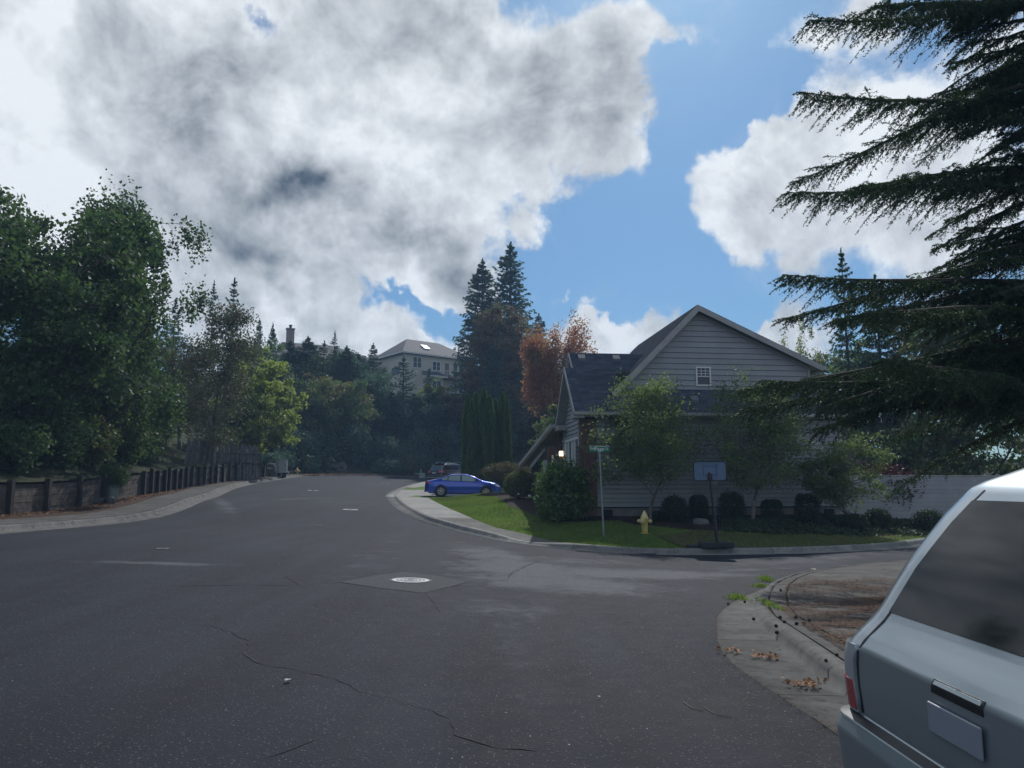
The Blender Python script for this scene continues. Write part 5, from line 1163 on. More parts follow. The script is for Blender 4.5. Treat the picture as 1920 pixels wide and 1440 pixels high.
def wheel(parent, x, y, z, r, w, side, n=5):
    wm = Matrix.Translation((x, y, z)) @ Matrix.Rotation(R(90)*(-side), 4, 'X')     # +z of the lathe points outwards
    t = bpy.data.objects.new('wheel', None); link(t, parent)
    MB().lathe([(r*.62,-w*.5),(r*.93,-w*.5),(r,-w*.38),(r,w*.38),(r*.93,w*.5),(r*.64,w*.46),(r*.62,w*.3)], 36, wm).obj('tyre', M_TYRE, t, True)
    MB().lathe([(r*.64,w*.30),(r*.66,w*.45),(r*.61,w*.47),(r*.59,w*.30)], 36, wm).obj('rim', M_RIM, t, True)
    MB().lathe([(.001,w*.05),(r*.60,w*.05),(r*.60,w*.12),(.001,w*.12)], 30, wm).obj('brake_disc', M_RIMD, t)
    m = MB()
    for k in range(n):
        a = 2*math.pi*k/n+.3
        for da in (-.16, .16):
            q0 = Vector((math.cos(a)*r*.12, math.sin(a)*r*.12, w*.40)); q1 = Vector((math.cos(a+da)*r*.62, math.sin(a+da)*r*.62, w*.43)); m.tube([wm @ q0, wm @ q1], [r*.075, r*.05], 5)
    m.lathe([(r*.16,w*.3),(r*.16,w*.44),(r*.08,w*.47)], 14, wm); m.obj('spokes', M_RIM, t)
    return t
def grid_faces(nu, nv, flip=False):
    f = [(i*nv+j, i*nv+j+1, (i+1)*nv+j+1, (i+1)*nv+j) for i in range(nu-1) for j in range(nv-1)]
    return [q[::-1] for q in f] if flip else f

# --- sedan, lofted along its length (x=0 rear, y left +)
def sedan(loc, rz, tilt, label):
    t = thing('parked_car', label, 'car', loc, rz); t.rotation_euler = (tilt[0], tilt[1], rz)
    top = ([0,.03,.10,.30,.62,.95,1.25,1.60,2.0,2.4,2.75,3.05,3.35,3.48,3.9,4.25,4.5,4.6,4.645],[.72,.86,.96,1.01,1.07,1.17,1.28,1.375,1.41,1.40,1.345,1.245,1.09,1.02,.945,.87,.77,.68,.55])
    bot = ([0,.08,.4,.8,3.8,4.2,4.5,4.645],[.45,.30,.22,.17,.16,.19,.22,.34])
    pl_ = ([0,.05,.2,.5,1.0,3.6,4.0,4.3,4.5,4.6,4.645],[.66,.74,.82,.87,.895,.895,.875,.82,.72,.60,.44])
    zt = lambda x: float(np.interp(x, *top)); zb = lambda x: float(np.interp(x, *bot)); P = lambda x: float(np.interp(x, *pl_))
    belt = lambda x: .86+.12*(4.2-x)/4.2
    def w(x, z):
        b = belt(x); k = np.interp(z, [.1,.25,.42,.62,b-.05,b,b+.05], [.93,.965,.985,1.0,.985,.965,.94])
        if z > b+.05: k = .94-(z-b-.05)*.66
        return P(x)*float(k)
    NS, NT_ = 13, 9
    def S(x, s):      # s 0..1 from sill up the side and over to the centre
        a, b = zb(x), zt(x); rr = min(.075, (b-a)*.25)
        if s <= .62: z = a+(b-rr-a)*s/.62; return Vector((x, w(x, z), z))
        u = (s-.62)/.38; z0 = b-rr; w0 = w(x, z0); y = w0*math.cos(u*math.pi/2); return Vector((x, y, z0+rr*math.sqrt(max(0, 1-(y/w0)**3))))
    xs = sorted(set(list(np.linspace(0, 4.645, 94))+[.02,.05,4.58,4.62])); ss = [i/23*.62 for i in range(24)]+[.62+.38*i/12 for i in range(1, 13)]
    V = []; n = len(ss)
    axR, axF, wr = .98, 3.70, .335
    for x in xs: V += [S(x, s) for s in ss]
    Fc = []
    arch = wr+.045
    for i in range(len(xs)-1):
        for j in range(n-1):
            q = (i*n+j, i*n+j+1, (i+1)*n+j+1, (i+1)*n+j); Fc.append(q)
    # snap the vertices round each wheel into an arch and open it
    drop = set()
    for ax in (axR, axF):
        for k, v in enumerate(V):
            if v.y > .5:
                d = math.hypot(v.x-ax, v.z-wr)
                if d < arch-.03: drop.add(k)
                elif d < arch+.03 and d > 0: v.x, v.z = ax+(v.x-ax)*arch/d, wr+(v.z-wr)*arch/d
    Fc = [f for f in Fc if not any(k in drop for k in f)]
    nv = len(V); V2 = V+[Vector((v.x, -v.y, v.z)) for v in V]; F2 = [f[::-1] for f in Fc]+[tuple(nv+k for k in f) for f in Fc]
    F2.append(tuple(range(n))+tuple(nv+k for k in reversed(range(n)))); e = nv-n; F2.append(tuple(e+nv+k for k in range(n))+tuple(e+k for k in reversed(range(n))))
    body = mesh('body', V2, F2, paint('blue_paint', (.002,.050,.42), .55, .28), t, True)
    # dark inner shell behind arches
    MB().box((.25,-.74,.2),(4.45,.74,.62)).obj('underbody', M_TRIMB, t)
    # the side glass as smooth patches just proud of the cabin
    def side_patch(name, lo, hi, x0, x1, m, sgn=1, off=.006, nx=14, parent=None):
        vv = []
        for i in range(nx):
            x = x0+(x1-x0)*i/(nx-1); a, b = lo(x), hi(x)
            for j in range(4): z = a+(b-a)*j/3; vv.append((x, sgn*(w(x, z)+off), z))
        return mesh(name, vv, grid_faces(nx, 4, sgn < 0), m, parent or t, True)
    for sg in (1, -1):
        hi = lambda x: min(zt(x)-.10, float(np.interp(x, [.85,1.25,1.8,2.3,2.75,3.1],[1.03,1.20,1.305,1.315,1.25,1.03])))
        lo = lambda x: belt(x)+.045
        side_patch('window', lo, lambda x: max(lo(x)+.004, hi(x)), 1.02, 1.36, M_CGL2, sg); side_patch('window', lo, hi, 1.42, 2.13, M_CGL2, sg); side_patch('window', lo, lambda x: max(lo(x)+.004, hi(x)), 2.22, 3.12, M_CGL2, sg)
        side_patch('window_surround', lambda x: lo(x)-.02, lambda x: max(lo(x)+.0, hi(x)+.025), .98, 3.18, M_TRIMB, sg, .003)
        d = side_patch('sill_trim', lambda x: zb(x)+.0, lambda x: zb(x)+.05, 1.4, 3.3, M_TRIMB, sg, .012)
        side_patch('tail_lamp', lambda x: .80+.0*x, lambda x: float(np.interp(x, [0,.42],[.96,.84])), .015, .42, M_TAIL, sg, .012)
        side_patch('headlamp', lambda x: float(np.interp(x,[4.1,4.55],[.74,.62])), lambda x: zt(x)-.07, 4.12, 4.55, M_CLEAR, sg, .008)
        for hx in (1.55, 2.45): MB().tube([(hx, sg*(w(hx,.86)+.03), .865),(hx+.2, sg*(w(hx+.2,.86)+.03), .86)], .014, 6).obj('door_handle', paint('blue_paint', (0,0,0)) if False else M_CHROME, t)
        for dx in (1.37, 2.17, 3.15):
            side_patch('door_gap', lambda x: .32, lambda x: belt(x)+.03, dx, dx+.012, M_TRIMB, sg, .0025, 2)
        q = MB(); q.box((3.0, min(sg*.90, sg*1.06), .96),(3.14, max(sg*.90, sg*1.06), 1.08)); bev(q.obj('mirror', M_TRIMB, t), .02)
        for ax in (axR, axF):
            wheel(t, ax, sg*.80, wr, wr, .215, sg, 5)
            m = MB(); wm = Matrix.Translation((ax, sg*.60, wr)) @ Matrix.Rotation(R(90)*(-sg), 4, 'X'); m.lathe([(arch-.005,0),(arch-.005,.255),(arch+.008,.262),(arch+.01,0)], 36, wm); m.obj('arch_liner', M_TRIMB, t)
    def top_patch(name, x0, x1, wf, m, nx=9, ny=9):
        vv = []
        for i in range(nx):
            x = x0+(x1-x0)*i/(nx-1); b = zt(x); rr = min(.075, (b-zb(x))*.25); w0 = w(x, b-rr)
            for j in range(ny): y = w0*wf*(2*j/(ny-1)-1); vv.append((x, y, b-rr+rr*math.sqrt(max(0, 1-(abs(y)/w0)**3))+.006))
        return mesh(name, vv, grid_faces(nx, ny), m, t, True)
    top_patch('windscreen', 2.66, 3.36, .93, M_CGLASS); top_patch('rear_window', .72, 1.45, .88, M_CGLASS)
    MB().box((-.012,-.26,.62),(.01,.26,.74)).obj('number_plate', M_PLATE, t)
    MB().box((-.02,-.6,.28),(.06,.6,.42)).obj('rear_valance', M_TRIMB, t)
    MB().prism([(1.32,1.405),(1.5,1.41),(1.36,1.47)], -.02, .02, axis=1).obj('antenna', paint('blue_paint',(0,0,0)), t)
    return t
bx0, by0 = -5.32, 46.2
zz = H(bx0+2, by0)+.03
sedan((bx0, by0, zz+.045), R(4), (0, math.atan(.012), 0), 'blue four-door saloon parked across the driveway beyond the lawn')

# --- tall vehicle lofted by height: rounded plan outlines
class Tall:
    def __init__(s, xr, xf, w, rc, rf=None): s.xr, s.xf, s.w, s.rc = (lambda z, q=q: float(np.interp(z, *q)) for q in (xr, xf, w, rc))
    def S(s, u, z, off=0.0):
        """u 0..1 from rear centre round the left side to front centre (negative: right side)"""
        sg = 1 if u >= 0 else -1; u = abs(u); xr, xf, w, rc = s.xr(z), s.xf(z), s.w(z), s.rc(z); hw = w-rc
        if u < .14: p, n = (xr, hw*u/.14), (-1, 0)
        elif u < .30: a = (u-.14)/.16*math.pi/2; n = (-math.cos(a), math.sin(a)); p = (xr+rc+rc*n[0], hw+rc*n[1])
        elif u < .72: p, n = (xr+rc+(xf-xr-2*rc)*(u-.30)/.42, w+.028*math.sin((u-.3)/.42*math.pi)), (0, 1)
        elif u < .88: a = (u-.72)/.16*math.pi/2; n = (math.sin(a), math.cos(a)); p = (xf-rc+rc*n[0], hw+rc*n[1])
        else: p, n = (xf, hw*(1-u)/.12), (1, 0)
        return Vector((p[0]+n[0]*off, sg*(p[1]+n[1]*off), z))
    def body(s, zs, m, parent, us=None, wells=(), name='body'):
        us = us or (list(np.linspace(-1, 1, 161))); V = []; n = len(us)-1
        for z in zs: V += [s.S(u, z) for u in us[:-1]]
        Fc = []
        drop = set()
        for (ax, wr, arch) in wells:
            for k, v in enumerate(V):
                if abs(v.y) > .5:
                    d = math.hypot(v.x-ax, v.z-wr)
                    if d < arch-.03: drop.add(k)
                    elif d < arch+.035: v.x, v.z = ax+(v.x-ax)*arch/d, wr+(v.z-wr)*arch/d
        for i in range(len(zs)-1):
            for j in range(n):
                q = (i*n+j, (i+1)*n+j, (i+1)*n+(j+1) % n, i*n+(j+1) % n)
                if not any(k in drop for k in q): Fc.append(q)
        Fc.append(tuple((len(zs)-1)*n+j for j in reversed(range(n))))
        return mesh(name, V, Fc, m, parent, True)
    def patch(s, name, u0, u1, z0, z1, m, parent, off=.006, nu=14, nz=6, sides=(1,), thick=True):
        r = []
        for sg in sides:
            V = []
            for i in range(nu):
                for j in range(nz):
                    u = u0+(u1-u0)*i/(nu-1); z = z0+(z1-z0)*j/(nz-1); V.append(s.S(sg*u if sg*u != 0 else 1e-6*sg, z, off))
            Fc = grid_faces(nu, nz, sg < 0); b = len(V)
            for i in range(nu):
                for j in range(nz):
                    u = u0+(u1-u0)*i/(nu-1); z = z0+(z1-z0)*j/(nz-1); V.append(s.S(sg*u if sg*u != 0 else 1e-6*sg, z, -.01))
            e0 = len(V); V += V[:b]
            edge = [i*nz for i in range(nu)]+[(nu-1)*nz+j for j in range(1, nz)]+[i*nz+nz-1 for i in range(nu-2, -1, -1)]+[j for j in range(nz-2, 0, -1)]
            for k in range(len(edge)): a, c = edge[k], edge[(k+1) % len(edge)]; Fc.append((e0+a, e0+c, b+c, b+a) if sg > 0 else (b+a, b+c, e0+c, e0+a))
            r.append(mesh(name, V, Fc, m, parent, True))
        return r
# silver vehicle backing out at the right: rear corner fills the lower right of the photo
M_SILV = paint('silver_paint', (.36,.42,.45), .6, .32)
sv = thing('parked_van', 'silver people carrier with its rear corner close at the lower right of the picture', 'van', (1.40, 2.58, H(1.6,2.6)+.04), R(0))
L_ = 4.7
T1 = Tall(([.24,.30,.42,.60,.655,.67,.80,.93,.99,1.06,1.3,1.5,1.62,1.70,1.74],[.14,.04,.005,-.005,.02,.065,.06,.065,.10,.15,.27,.40,.50,.68,.95]),
          ([.24,.4,.7,.90,.98,1.02,1.3,1.6,1.70,1.74],[L_-.08,L_,L_,L_-.1,L_-.45,L_-.95,L_-1.45,L_-1.95,L_-2.2,L_-2.5]),
          ([.24,.4,.6,.655,.67,.85,.95,1.02,1.10,1.3,1.5,1.62,1.70,1.74],[.82,.90,.915,.91,.875,.90,.90,.865,.825,.78,.735,.70,.62,.45]),
          ([.24,.6,.66,.67,.9,1.0,1.3,1.6,1.74],[.15,.15,.14,.12,.12,.14,.18,.24,.30]))
zs = sorted(set(list(np.linspace(.24,1.74,58))+[.40,.44,.60,.645,.655,.662,.67,.675,.93,.99,1.02,1.70,1.72]))
aR, aF, wr_ = .95, 3.78, .34
T1.body(zs, M_SILV, sv, wells=((aR,wr_,.41),(aF,wr_,.41)))
T1.patch('tail_lamp', .130, .255, .675, .945, M_CLEAR, sv, .014, sides=(1,-1)); T1.patch('red_lamp', .132, .25, .685, .80, M_TAIL, sv, .018, sides=(1,-1)); 
T1.patch('bumper_strip', 0.0, .34, .385, .40, M_CHROME if False else paint('silver_paint',(0,0,0)), sv, .016, 26, 3, sides=(1,-1))
T1.patch('bumper_groove', 0.0, .30, .655, .668, M_TRIMB, sv, .004, 26, 3, sides=(1,-1))
T1.patch('rear_window', 0.0, .128, 1.10, 1.56, M_CGLASS, sv, .008, sides=(1,-1))
T1.patch('side_window', .33, .44, 1.06, 1.50, M_CGLASS, sv, .008, sides=(1,-1)); T1.patch('side_window', .45, .56, 1.06, 1.52, M_CGLASS, sv, .008, sides=(1,-1)); T1.patch('side_window', .57, .67, 1.06, 1.50, M_CGLASS, sv, .008, sides=(1,-1))
T1.patch('windscreen', .78, .9999, 1.06, 1.55, M_CGLASS, sv, .008, sides=(1,-1))
T1.patch('tailgate_gap', .126, .1285, .68, 1.60, M_TRIMB, sv, .003, 2, 20, sides=(1,-1))
T1.patch('tailgate_recess', 0.0, .026, .905, .95, M_TRIMB, sv, .003, sides=(1,-1)); MB().tube([(.26,-.02,1.13),(.27,.0,1.16),(.31,.42,1.20)], .011, 6).obj('wiper', M_TRIMB, sv)
T1.patch('tailgate_handle', 0.0, .024, .935, .947, M_SILV, sv, .006, 8, 3, sides=(1,-1))
bev(MB().box((.046,-.15,.775),(.054,.15,.875)).obj('number_plate', mat('worn_plate', (.30,.33,.38), .5), sv), .004)
T1.patch('headlamp', .74, .84, .70, .84, M_CLEAR, sv, .01, sides=(1,-1)); T1.patch('side_moulding', .33, .70, .50, .56, paint('silver_paint',(0,0,0)), sv, .014, 30, 3, sides=(1,-1))
MB().box((.3,-.72,.22),(4.3,.72,.7)).obj('underbody', M_TRIMB, sv)
for sg in (1,-1):
    for ax in (aR, aF): wheel(sv, ax, sg*.80, wr_, wr_, .22, sg, 6)
    bev(MB().box((3.1, min(sg*.92,sg*1.08), 1.02),(3.24, max(sg*.92,sg*1.08), 1.18)).obj('mirror', M_SILV, sv), .03)
    MB().tube([(1.0,sg*.56,1.745),(2.5,sg*.56,1.77)], .018, 6).obj('roof_rail', M_TRIMB, sv)

# dark vehicle parked far up the road, seen from behind
M_BLK = paint('black_paint', (.008,.009,.012), .2, .2)
sx, sy = -6.9, 66.6
su = thing('parked_suv', 'black sport utility vehicle with red tail lamps parked far up the road by the hedge', 'car', (sx, sy, H(sx, sy)), R(48)); su.rotation_euler = (R(0), R(-1.5), R(52))
T2 = Tall(([.30,.45,.60,.72,.9,1.0,1.3,1.55,1.66,1.72],[.12,.0,-.02,.05,.07,.10,.28,.42,.60,.85]), ([.30,.5,.8,.98,1.04,1.3,1.6,1.72],[4.6,4.72,4.72,4.5,3.75,3.3,2.9,2.4]),
          ([.3,.5,.8,1.0,1.1,1.3,1.55,1.66,1.72],[.86,.95,.96,.94,.90,.84,.76,.68,.5]), ([.3,.8,1.2,1.72],[.2,.2,.22,.3]))
T2.body(list(np.linspace(.30,1.72,44)), M_BLK, su, us=list(np.linspace(-1,1,121)), wells=((.95,.36,.43),(3.8,.36,.43)))
T2.patch('rear_window', 0, .125, 1.12, 1.50, mat('rear_glass_blue', (.05,.075,.11), .08, spec=.9), su, .01, sides=(1,-1)); T2.patch('tail_lamp', .09, .27, .92, 1.06, M_TAIL, su, .012, sides=(1,-1)); T2.patch('bumper_trim', 0, .2, .46, .53, mat('tan_trim', (.32,.31,.28), .5), su, .012, sides=(1,-1))
T2.patch('side_window', .33, .44, 1.12, 1.50, M_CGLASS, su, .008, sides=(1,-1)); T2.patch('side_window', .45, .56, 1.12, 1.52, M_CGLASS, su, .008, sides=(1,-1)); T2.patch('side_window', .57, .68, 1.12, 1.50, M_CGLASS, su, .008, sides=(1,-1)); T2.patch('chrome_line', .31, .69, 1.085, 1.105, M_CHROME, su, .01, 24, 3, sides=(1,-1))
T2.patch('windscreen', .78, .9999, 1.1, 1.5, M_CGLASS, su, .008, sides=(1,-1))
MB().box((.0,-.2,.84),(.04,.2,.95)).obj('number_plate', M_PLATE, su); MB().box((.3,-.75,.3),(4.4,.75,.7)).obj('underbody', M_TRIMB, su)
MB().box((.42,-.6,1.68),(.8,.6,1.73)).obj('spoiler', M_BLK, su)
for sg in (1,-1):
    for ax in (.95, 3.8): wheel(su, ax, sg*.82, .36, .36, .24, sg, 6)
    MB().tube([(.9,sg*.6,1.74),(1.1,sg*.6,1.80),(2.7,sg*.6,1.80),(2.9,sg*.6,1.74)], .02, 6).obj('roof_rail', M_CHROME, su)
    bev(MB().box((3.25, min(sg*.94,sg*1.12), 1.08),(3.38, max(sg*.94,sg*1.12), 1.24)).obj('mirror', M_BLK, su), .02)

# ------------------------------------------------------------------ street furniture
M_YEL = mat('yellow_hydrant_paint', (.60,.47,.12), .5, vary=.12, vscale=8, bump=.2, bscale=60)
M_YELP = mat('pale_yellow_cap', (.66,.56,.25), .5, vary=.1, vscale=8)
def hydrant(loc, rz, label, s=1.0):
    t = thing('fire_hydrant', label, 'fire hydrant', loc, rz); t.scale = (s,s,s)
    MB().lathe([(.155,0),(.155,.035),(.10,.045),(.095,.07),(.10,.10)], 16).obj('base_flange', M_YEL, t)
    m = MB()
    for k in range(8): a = k*math.pi/4; m.lathe([(.014,.035),(.014,.055)], 6, Matrix.Translation((.13*math.cos(a), .13*math.sin(a), 0)))
    m.obj('bolts', M_DARK, t)
    MB().lathe([(.098,.07),(.10,.12),(.105,.30),(.118,.40),(.118,.47),(.14,.485),(.14,.515),(.125,.52)], 24).obj('barrel', M_YEL, t, True)
    MB().lathe([(.138,.517),(.138,.535),(.118,.56),(.095,.62),(.055,.70),(.032,.735),(.022,.765),(.001,.77)], 24).obj('bonnet', M_YELP, t, True)
    for a, r_, L in ((0,.052,.19),(math.pi,.052,.19),(-math.pi/2,.075,.18)):
        M = Matrix.Rotation(a, 4, 'Z') @ Matrix.Translation((.08,0,.42)) @ Matrix.Rotation(R(90), 4, 'Y')
        n_ = MB().lathe([(r_*.85,0),(r_*.85,L*.45),(r_*1.15,L*.5),(r_*1.15,L*.8),(r_*.7,L*.86),(.02,L*.87),(.02,L*1.0),(.001,L*1.0)], 14, M).obj('nozzle_cap', M_YELP, t, True)
    return t
x, y = 4.37, 25.0; hydrant((x, y, landz(x, y)-.02), R(-32), 'yellow fire hydrant with pointed bonnet on the lawn edge by the side street', .98)
x, y = -19.0, 67.9; hydrant((x-.4, y, hillz(x-.4, y)-.1), R(20), 'tiny distant yellow fire hydrant at the far bend beside the cabinet', 1.0)

# street sign: SW Page Ct
M_GALV = mat('galvanised_post', (.30,.32,.33), .5, .5, vary=.15, vscale=6); M_SIGN = mat('sign_green', (.0,.165,.105), .45); M_LET = mat('sign_white', (.75,.78,.76), .5)
sx_, sy_ = 3.02, 25.0; sz_ = landz(sx_, sy_)
top = atY(1117, 842, sy_).z-sz_
ss_ = thing('street_sign', 'green street name sign on a thin galvanised pole on the lawn', 'street sign', (sx_, sy_, sz_))
lean = -.10
MB().tube([(0,0,-.2),(lean,0,top-.08)], .030, 10).obj('pole', M_GALV, ss_)
sg_ = MB().box((lean-.34,-.006,top-.10),(lean+.34,.006,top+.10)).obj('sign_plate', M_SIGN, ss_); bev(sg_, .004)
MB().box((lean-.03,-.03,top-.16),(lean+.03,.03,top-.085)).obj('bracket', M_GALV, ss_)
def text(body, size, loc, m, parent, name='lettering', rot=(R(90),0,0), ext=.002, bold=.0):
    c = bpy.data.curves.new(name, 'FONT'); c.body = body; c.size = size; c.extrude = ext; c.offset = bold; c.align_x = 'CENTER'; c.align_y = 'CENTER'; c.resolution_u = 3
    o = bpy.data.objects.new(name, c); sc.collection.objects.link(o); dg = bpy.context.evaluated_depsgraph_get(); me = bpy.data.meshes.new_from_object(o.evaluated_get(dg))
    sc.collection.objects.unlink(o); bpy.data.objects.remove(o); me.materials.clear(); me.materials.append(m)
    q = bpy.data.objects.new(name, me); q.location = loc; q.rotation_euler = rot; return link(q, parent)
text('SW', .11, (lean-.235,-.0085,top+.008), M_LET, sg_, bold=.0015); text('Page', .175, (lean-.01,-.0085,top), M_LET, sg_, bold=.002); text('Ct', .11, (lean+.225,-.0085,top+.008), M_LET, sg_, bold=.0015)

# basketball hoop, seen from behind and a little to the side
hx, hy = 5.95, 22.5; hz0 = H(hx, hy)
bb = thing('basketball_hoop', 'portable basketball hoop with pale backboard on a black base at the kerb', 'basketball hoop', (hx, hy, hz0), 0)
M_PBLK = mat('black_plastic', (.02,.022,.026), .5, vary=.2, vscale=8); M_POLE = mat('dark_pole', (.028,.03,.042), .4, .3); M_BB = mat('backboard', (.15,.215,.33), .35, spec=.6, vary=.08, vscale=6); M_BLUE = mat('backboard_blue_line', (.03,.06,.20), .5); M_RIMR = mat('hoop_rim', (.10,.05,.05), .5, .4); M_NET = mat('net', (.35,.36,.38), .8)
bh_ = atY(1320, 883, hy).z-hz0
b_ = MB().prism([(-.42,.17),(.52,.17),(.55,.20),(.55,.27),(.48,.32),(-.35,.32),(-.42,.27)], -.30, .25, axis=1).obj('base', M_PBLK, bb); bev(b_, .03)
bev(MB().box((-.75,-.05,.14),(-.36,.30,.23)).obj('base_wing', M_PBLK, bb), .02)
MB().tube([(.12,0,.25),(.05,0,1.2)], .048, 10).obj('lower_pole', M_POLE, bb); MB().tube([(.052,0,1.15),(-.05,0,bh_-.05)], .038, 10).obj('upper_pole', M_POLE, bb)
MB().tube([(.08,0,.85),(-.14,.02,.55),(-.42,.05,.28)], .012, 6).obj('brace', M_POLE, bb)
yaw = R(172)
bd = bpy.data.objects.new('backboard_assembly', None); link(bd, bb); bd.location = (-.05, 0, bh_); bd.rotation_euler = (0, 0, R(-28))
def rrect(w, h, r, n=6):
    out = []
    for cx, cy, a0 in ((w-r,h-r,0),(-w+r,h-r,90),(-w+r,-h+r,180),(w-r,-h+r,270)):
        for i in range(n+1): a = R(a0+90*i/n); out.append((cx+r*math.cos(a), cy+r*math.sin(a)))
    return out
MB().prism(rrect(.485,.285,.08), .10, .125, axis=1).obj('backboard', M_BB, bd)
o_, i_ = rrect(.505,.305,.10), rrect(.472,.272,.075); n_ = len(o_); m = MB(); V = [(p[0],y,p[1]) for y in (.085,.14) for L in (o_, i_) for p in L]
Fc = []
for k in range(n_):
    k2 = (k+1) % n_; Fc += [(k, k2, n_+k2, n_+k), (2*n_+k, 3*n_+k, 3*n_+k2, 2*n_+k2), (k, 2*n_+k, 2*n_+k2, k2), (n_+k, n_+k2, 3*n_+k2, 3*n_+k)]
m.add(V, Fc).obj('board_rim', M_PBLK, bd)
m = MB()
for yy in (.094, .126):
    for a, b in (((-.20,-.13),(.20,-.115)),((-.20,.135),(.20,.15)),((-.20,-.13),(-.185,.15)),((.185,-.13),(.20,.15))): m.box((a[0],yy,a[1]),(b[0],yy+.006,b[1]))
m.obj('target_square', M_BLUE, bd)
m = MB()
for x in (-.22,.22): m.tube([(x,.08,.19),(x,.10,.19)], .014, 8)
m.obj('bolts', M_POLE, bd)
MB().box((-.06,-.02,-.30),(.06,.10,-.10)).obj('bracket', M_RIMR, bd)
rim = MB(); N_ = 24; pr = [(.22*math.cos(2*math.pi*k/N_), .40+.22*math.sin(2*math.pi*k/N_), -.16) for k in range(N_+1)]; rim.tube(pr, .010, 6, False); rim.tube([(0,.14,-.16),(0,.19,-.16)], .015, 6); rim.obj('rim', M_RIMR, bd)
net = MB()
for k in range(12):
    a = 2*math.pi*k/12; b = 2*math.pi*(k+.5)/12; c = 2*math.pi*(k-.5)/12
    for e in (b, c): net.tube([(.22*math.cos(a),.40+.22*math.sin(a),-.16),(.16*math.cos(e),.40+.16*math.sin(e),-.30),(.12*math.cos(a),.40+.12*math.sin(a),-.42)], .004, 3, False)
net.obj('net', M_NET, bd)

# utility cabinets at the bend
M_CAB = mat('cabinet_grey', (.36,.38,.37), .55, vary=.08, vscale=2)
p = atY(527, 893, 62); cz = H(p.x, 62)+.1
cb = thing('utility_cabinet', 'pale grey utility cabinet on a short stand at the end of the retaining wall', 'cabinet', (p.x, 62, cz), R(30))
bev(MB().box((-.33,-.35,.32),(.33,.35,1.42)).obj('case', M_CAB, cb), .02); MB().box((-.36,-.38,1.421),(.36,.38,1.46)).obj('lid', M_CAB, cb); MB().box((-.24,-.25,-.1),(-.1,.25,.32)).box((.1,-.25,-.1),(.24,.25,.32)).obj('stand', M_DARK, cb); MB().box((-.30,-.362,.40),(.30,-.352,1.36)).obj('door', M_CAB, cb); MB().box((.2,-.38,.85),(.23,-.362,1.0)).obj('handle', M_DARK, cb)
p = atY(535, 893, 63.2)
c2 = thing('meter_box', 'narrow white meter box just right of the grey utility cabinet', 'cabinet', (p.x, 63.2, H(p.x,63.2)+.1), R(25))
bev(MB().box((-.14,-.15,.55),(.14,.15,1.35)).obj('case', mat('white_box', (.55,.58,.6), .5), c2), .01); MB().box((-.05,-.05,-.1),(.05,.05,.55)).obj('post', M_DARK, c2)
x, y = G(789, 888); x, y = -9.6, 82.5; x = atY(791, 882, 79.5).x; y = 79.5
mb_ = thing('utility_pedestal', 'small pale green pedestal box beyond the black car at the road edge', 'utility box', (x, y, H(x,y)+.0), R(10))
bev(MB().box((-.30,-.25,.0),(.32,.25,.55)).obj('case', mat('pale_green_box', (.24,.32,.29), .6), mb_), .03); MB().box((-.75,-.25,.40),(-.3,.1,.52)).obj('side_lid', mat('pale_green_box'), mb_); MB().tube([(-.1,0,.55),(-.1,0,.95)], .03, 6).obj('marker', M_WHITE, mb_)
# pot below the potted bush and stones
pot = thing('plant_pot', 'tall pale green pot under the dense bush on the left pavement', 'pot', (-16.35,30.8,H(-16.35,30.8)+.1))
MB().lathe([(.17,0),(.20,.1),(.27,.60),(.30,.64),(.30,.70),(.26,.70),(.24,.58),(.001,.56)], 20).obj('vessel', mat('glazed_pot', (.16,.21,.20), .4), pot)
for i, (x, y, s, lb) in enumerate(((-16.3,29.6,.30,'dark round stone left of the tall pot'),(-15.95,29.95,.22,'small dark stone in front of the tall pot'),(-16.75,28.9,.34,'largest dark stone at the left edge below the bush'))):
    V, Fc = boulder((s,s*.8,s*.6), 20+i); o = mesh('stone', V, Fc, M_ROCK, None, True, loc=(x, y, H(x,y)+.22)); tag(o, lb, 'stone')
x, y, z = bput(1314, 26.4); V, Fc = boulder((.26,.17,.14), 30); tag(mesh('stone', V, Fc, mat('grey_stone', (.15,.14,.14), .95, vary=.3, vscale=4, bump=1, bscale=10), None, True, loc=(x, y, z+.06)), 'grey rock lying in the bed left of the basketball pole', 'stone')
# garden lights in the front bed
for i, (px, Y) in enumerate(((1003,33.6),(1012,33.0),(1023,31.6),(972,37),(968,38.4),(993,35.5))):
    x, y, z = bput(px, Y); g = thing('garden_light', 'small white-capped path light in the dark bed before the porch', 'garden light', (x, y, z), group='path lights in the front bed')
    MB().lathe([(.012,-.1),(.012,.22)], 6).obj('stake', M_TRIMB, g); MB().lathe([(.05,.22),(.055,.27),(.075,.275),(.03,.31),(.001,.312)], 12).obj('cap', M_WHITE, g)

# ------------------------------------------------------------------ small ground things
rs = np.random.RandomState(99)
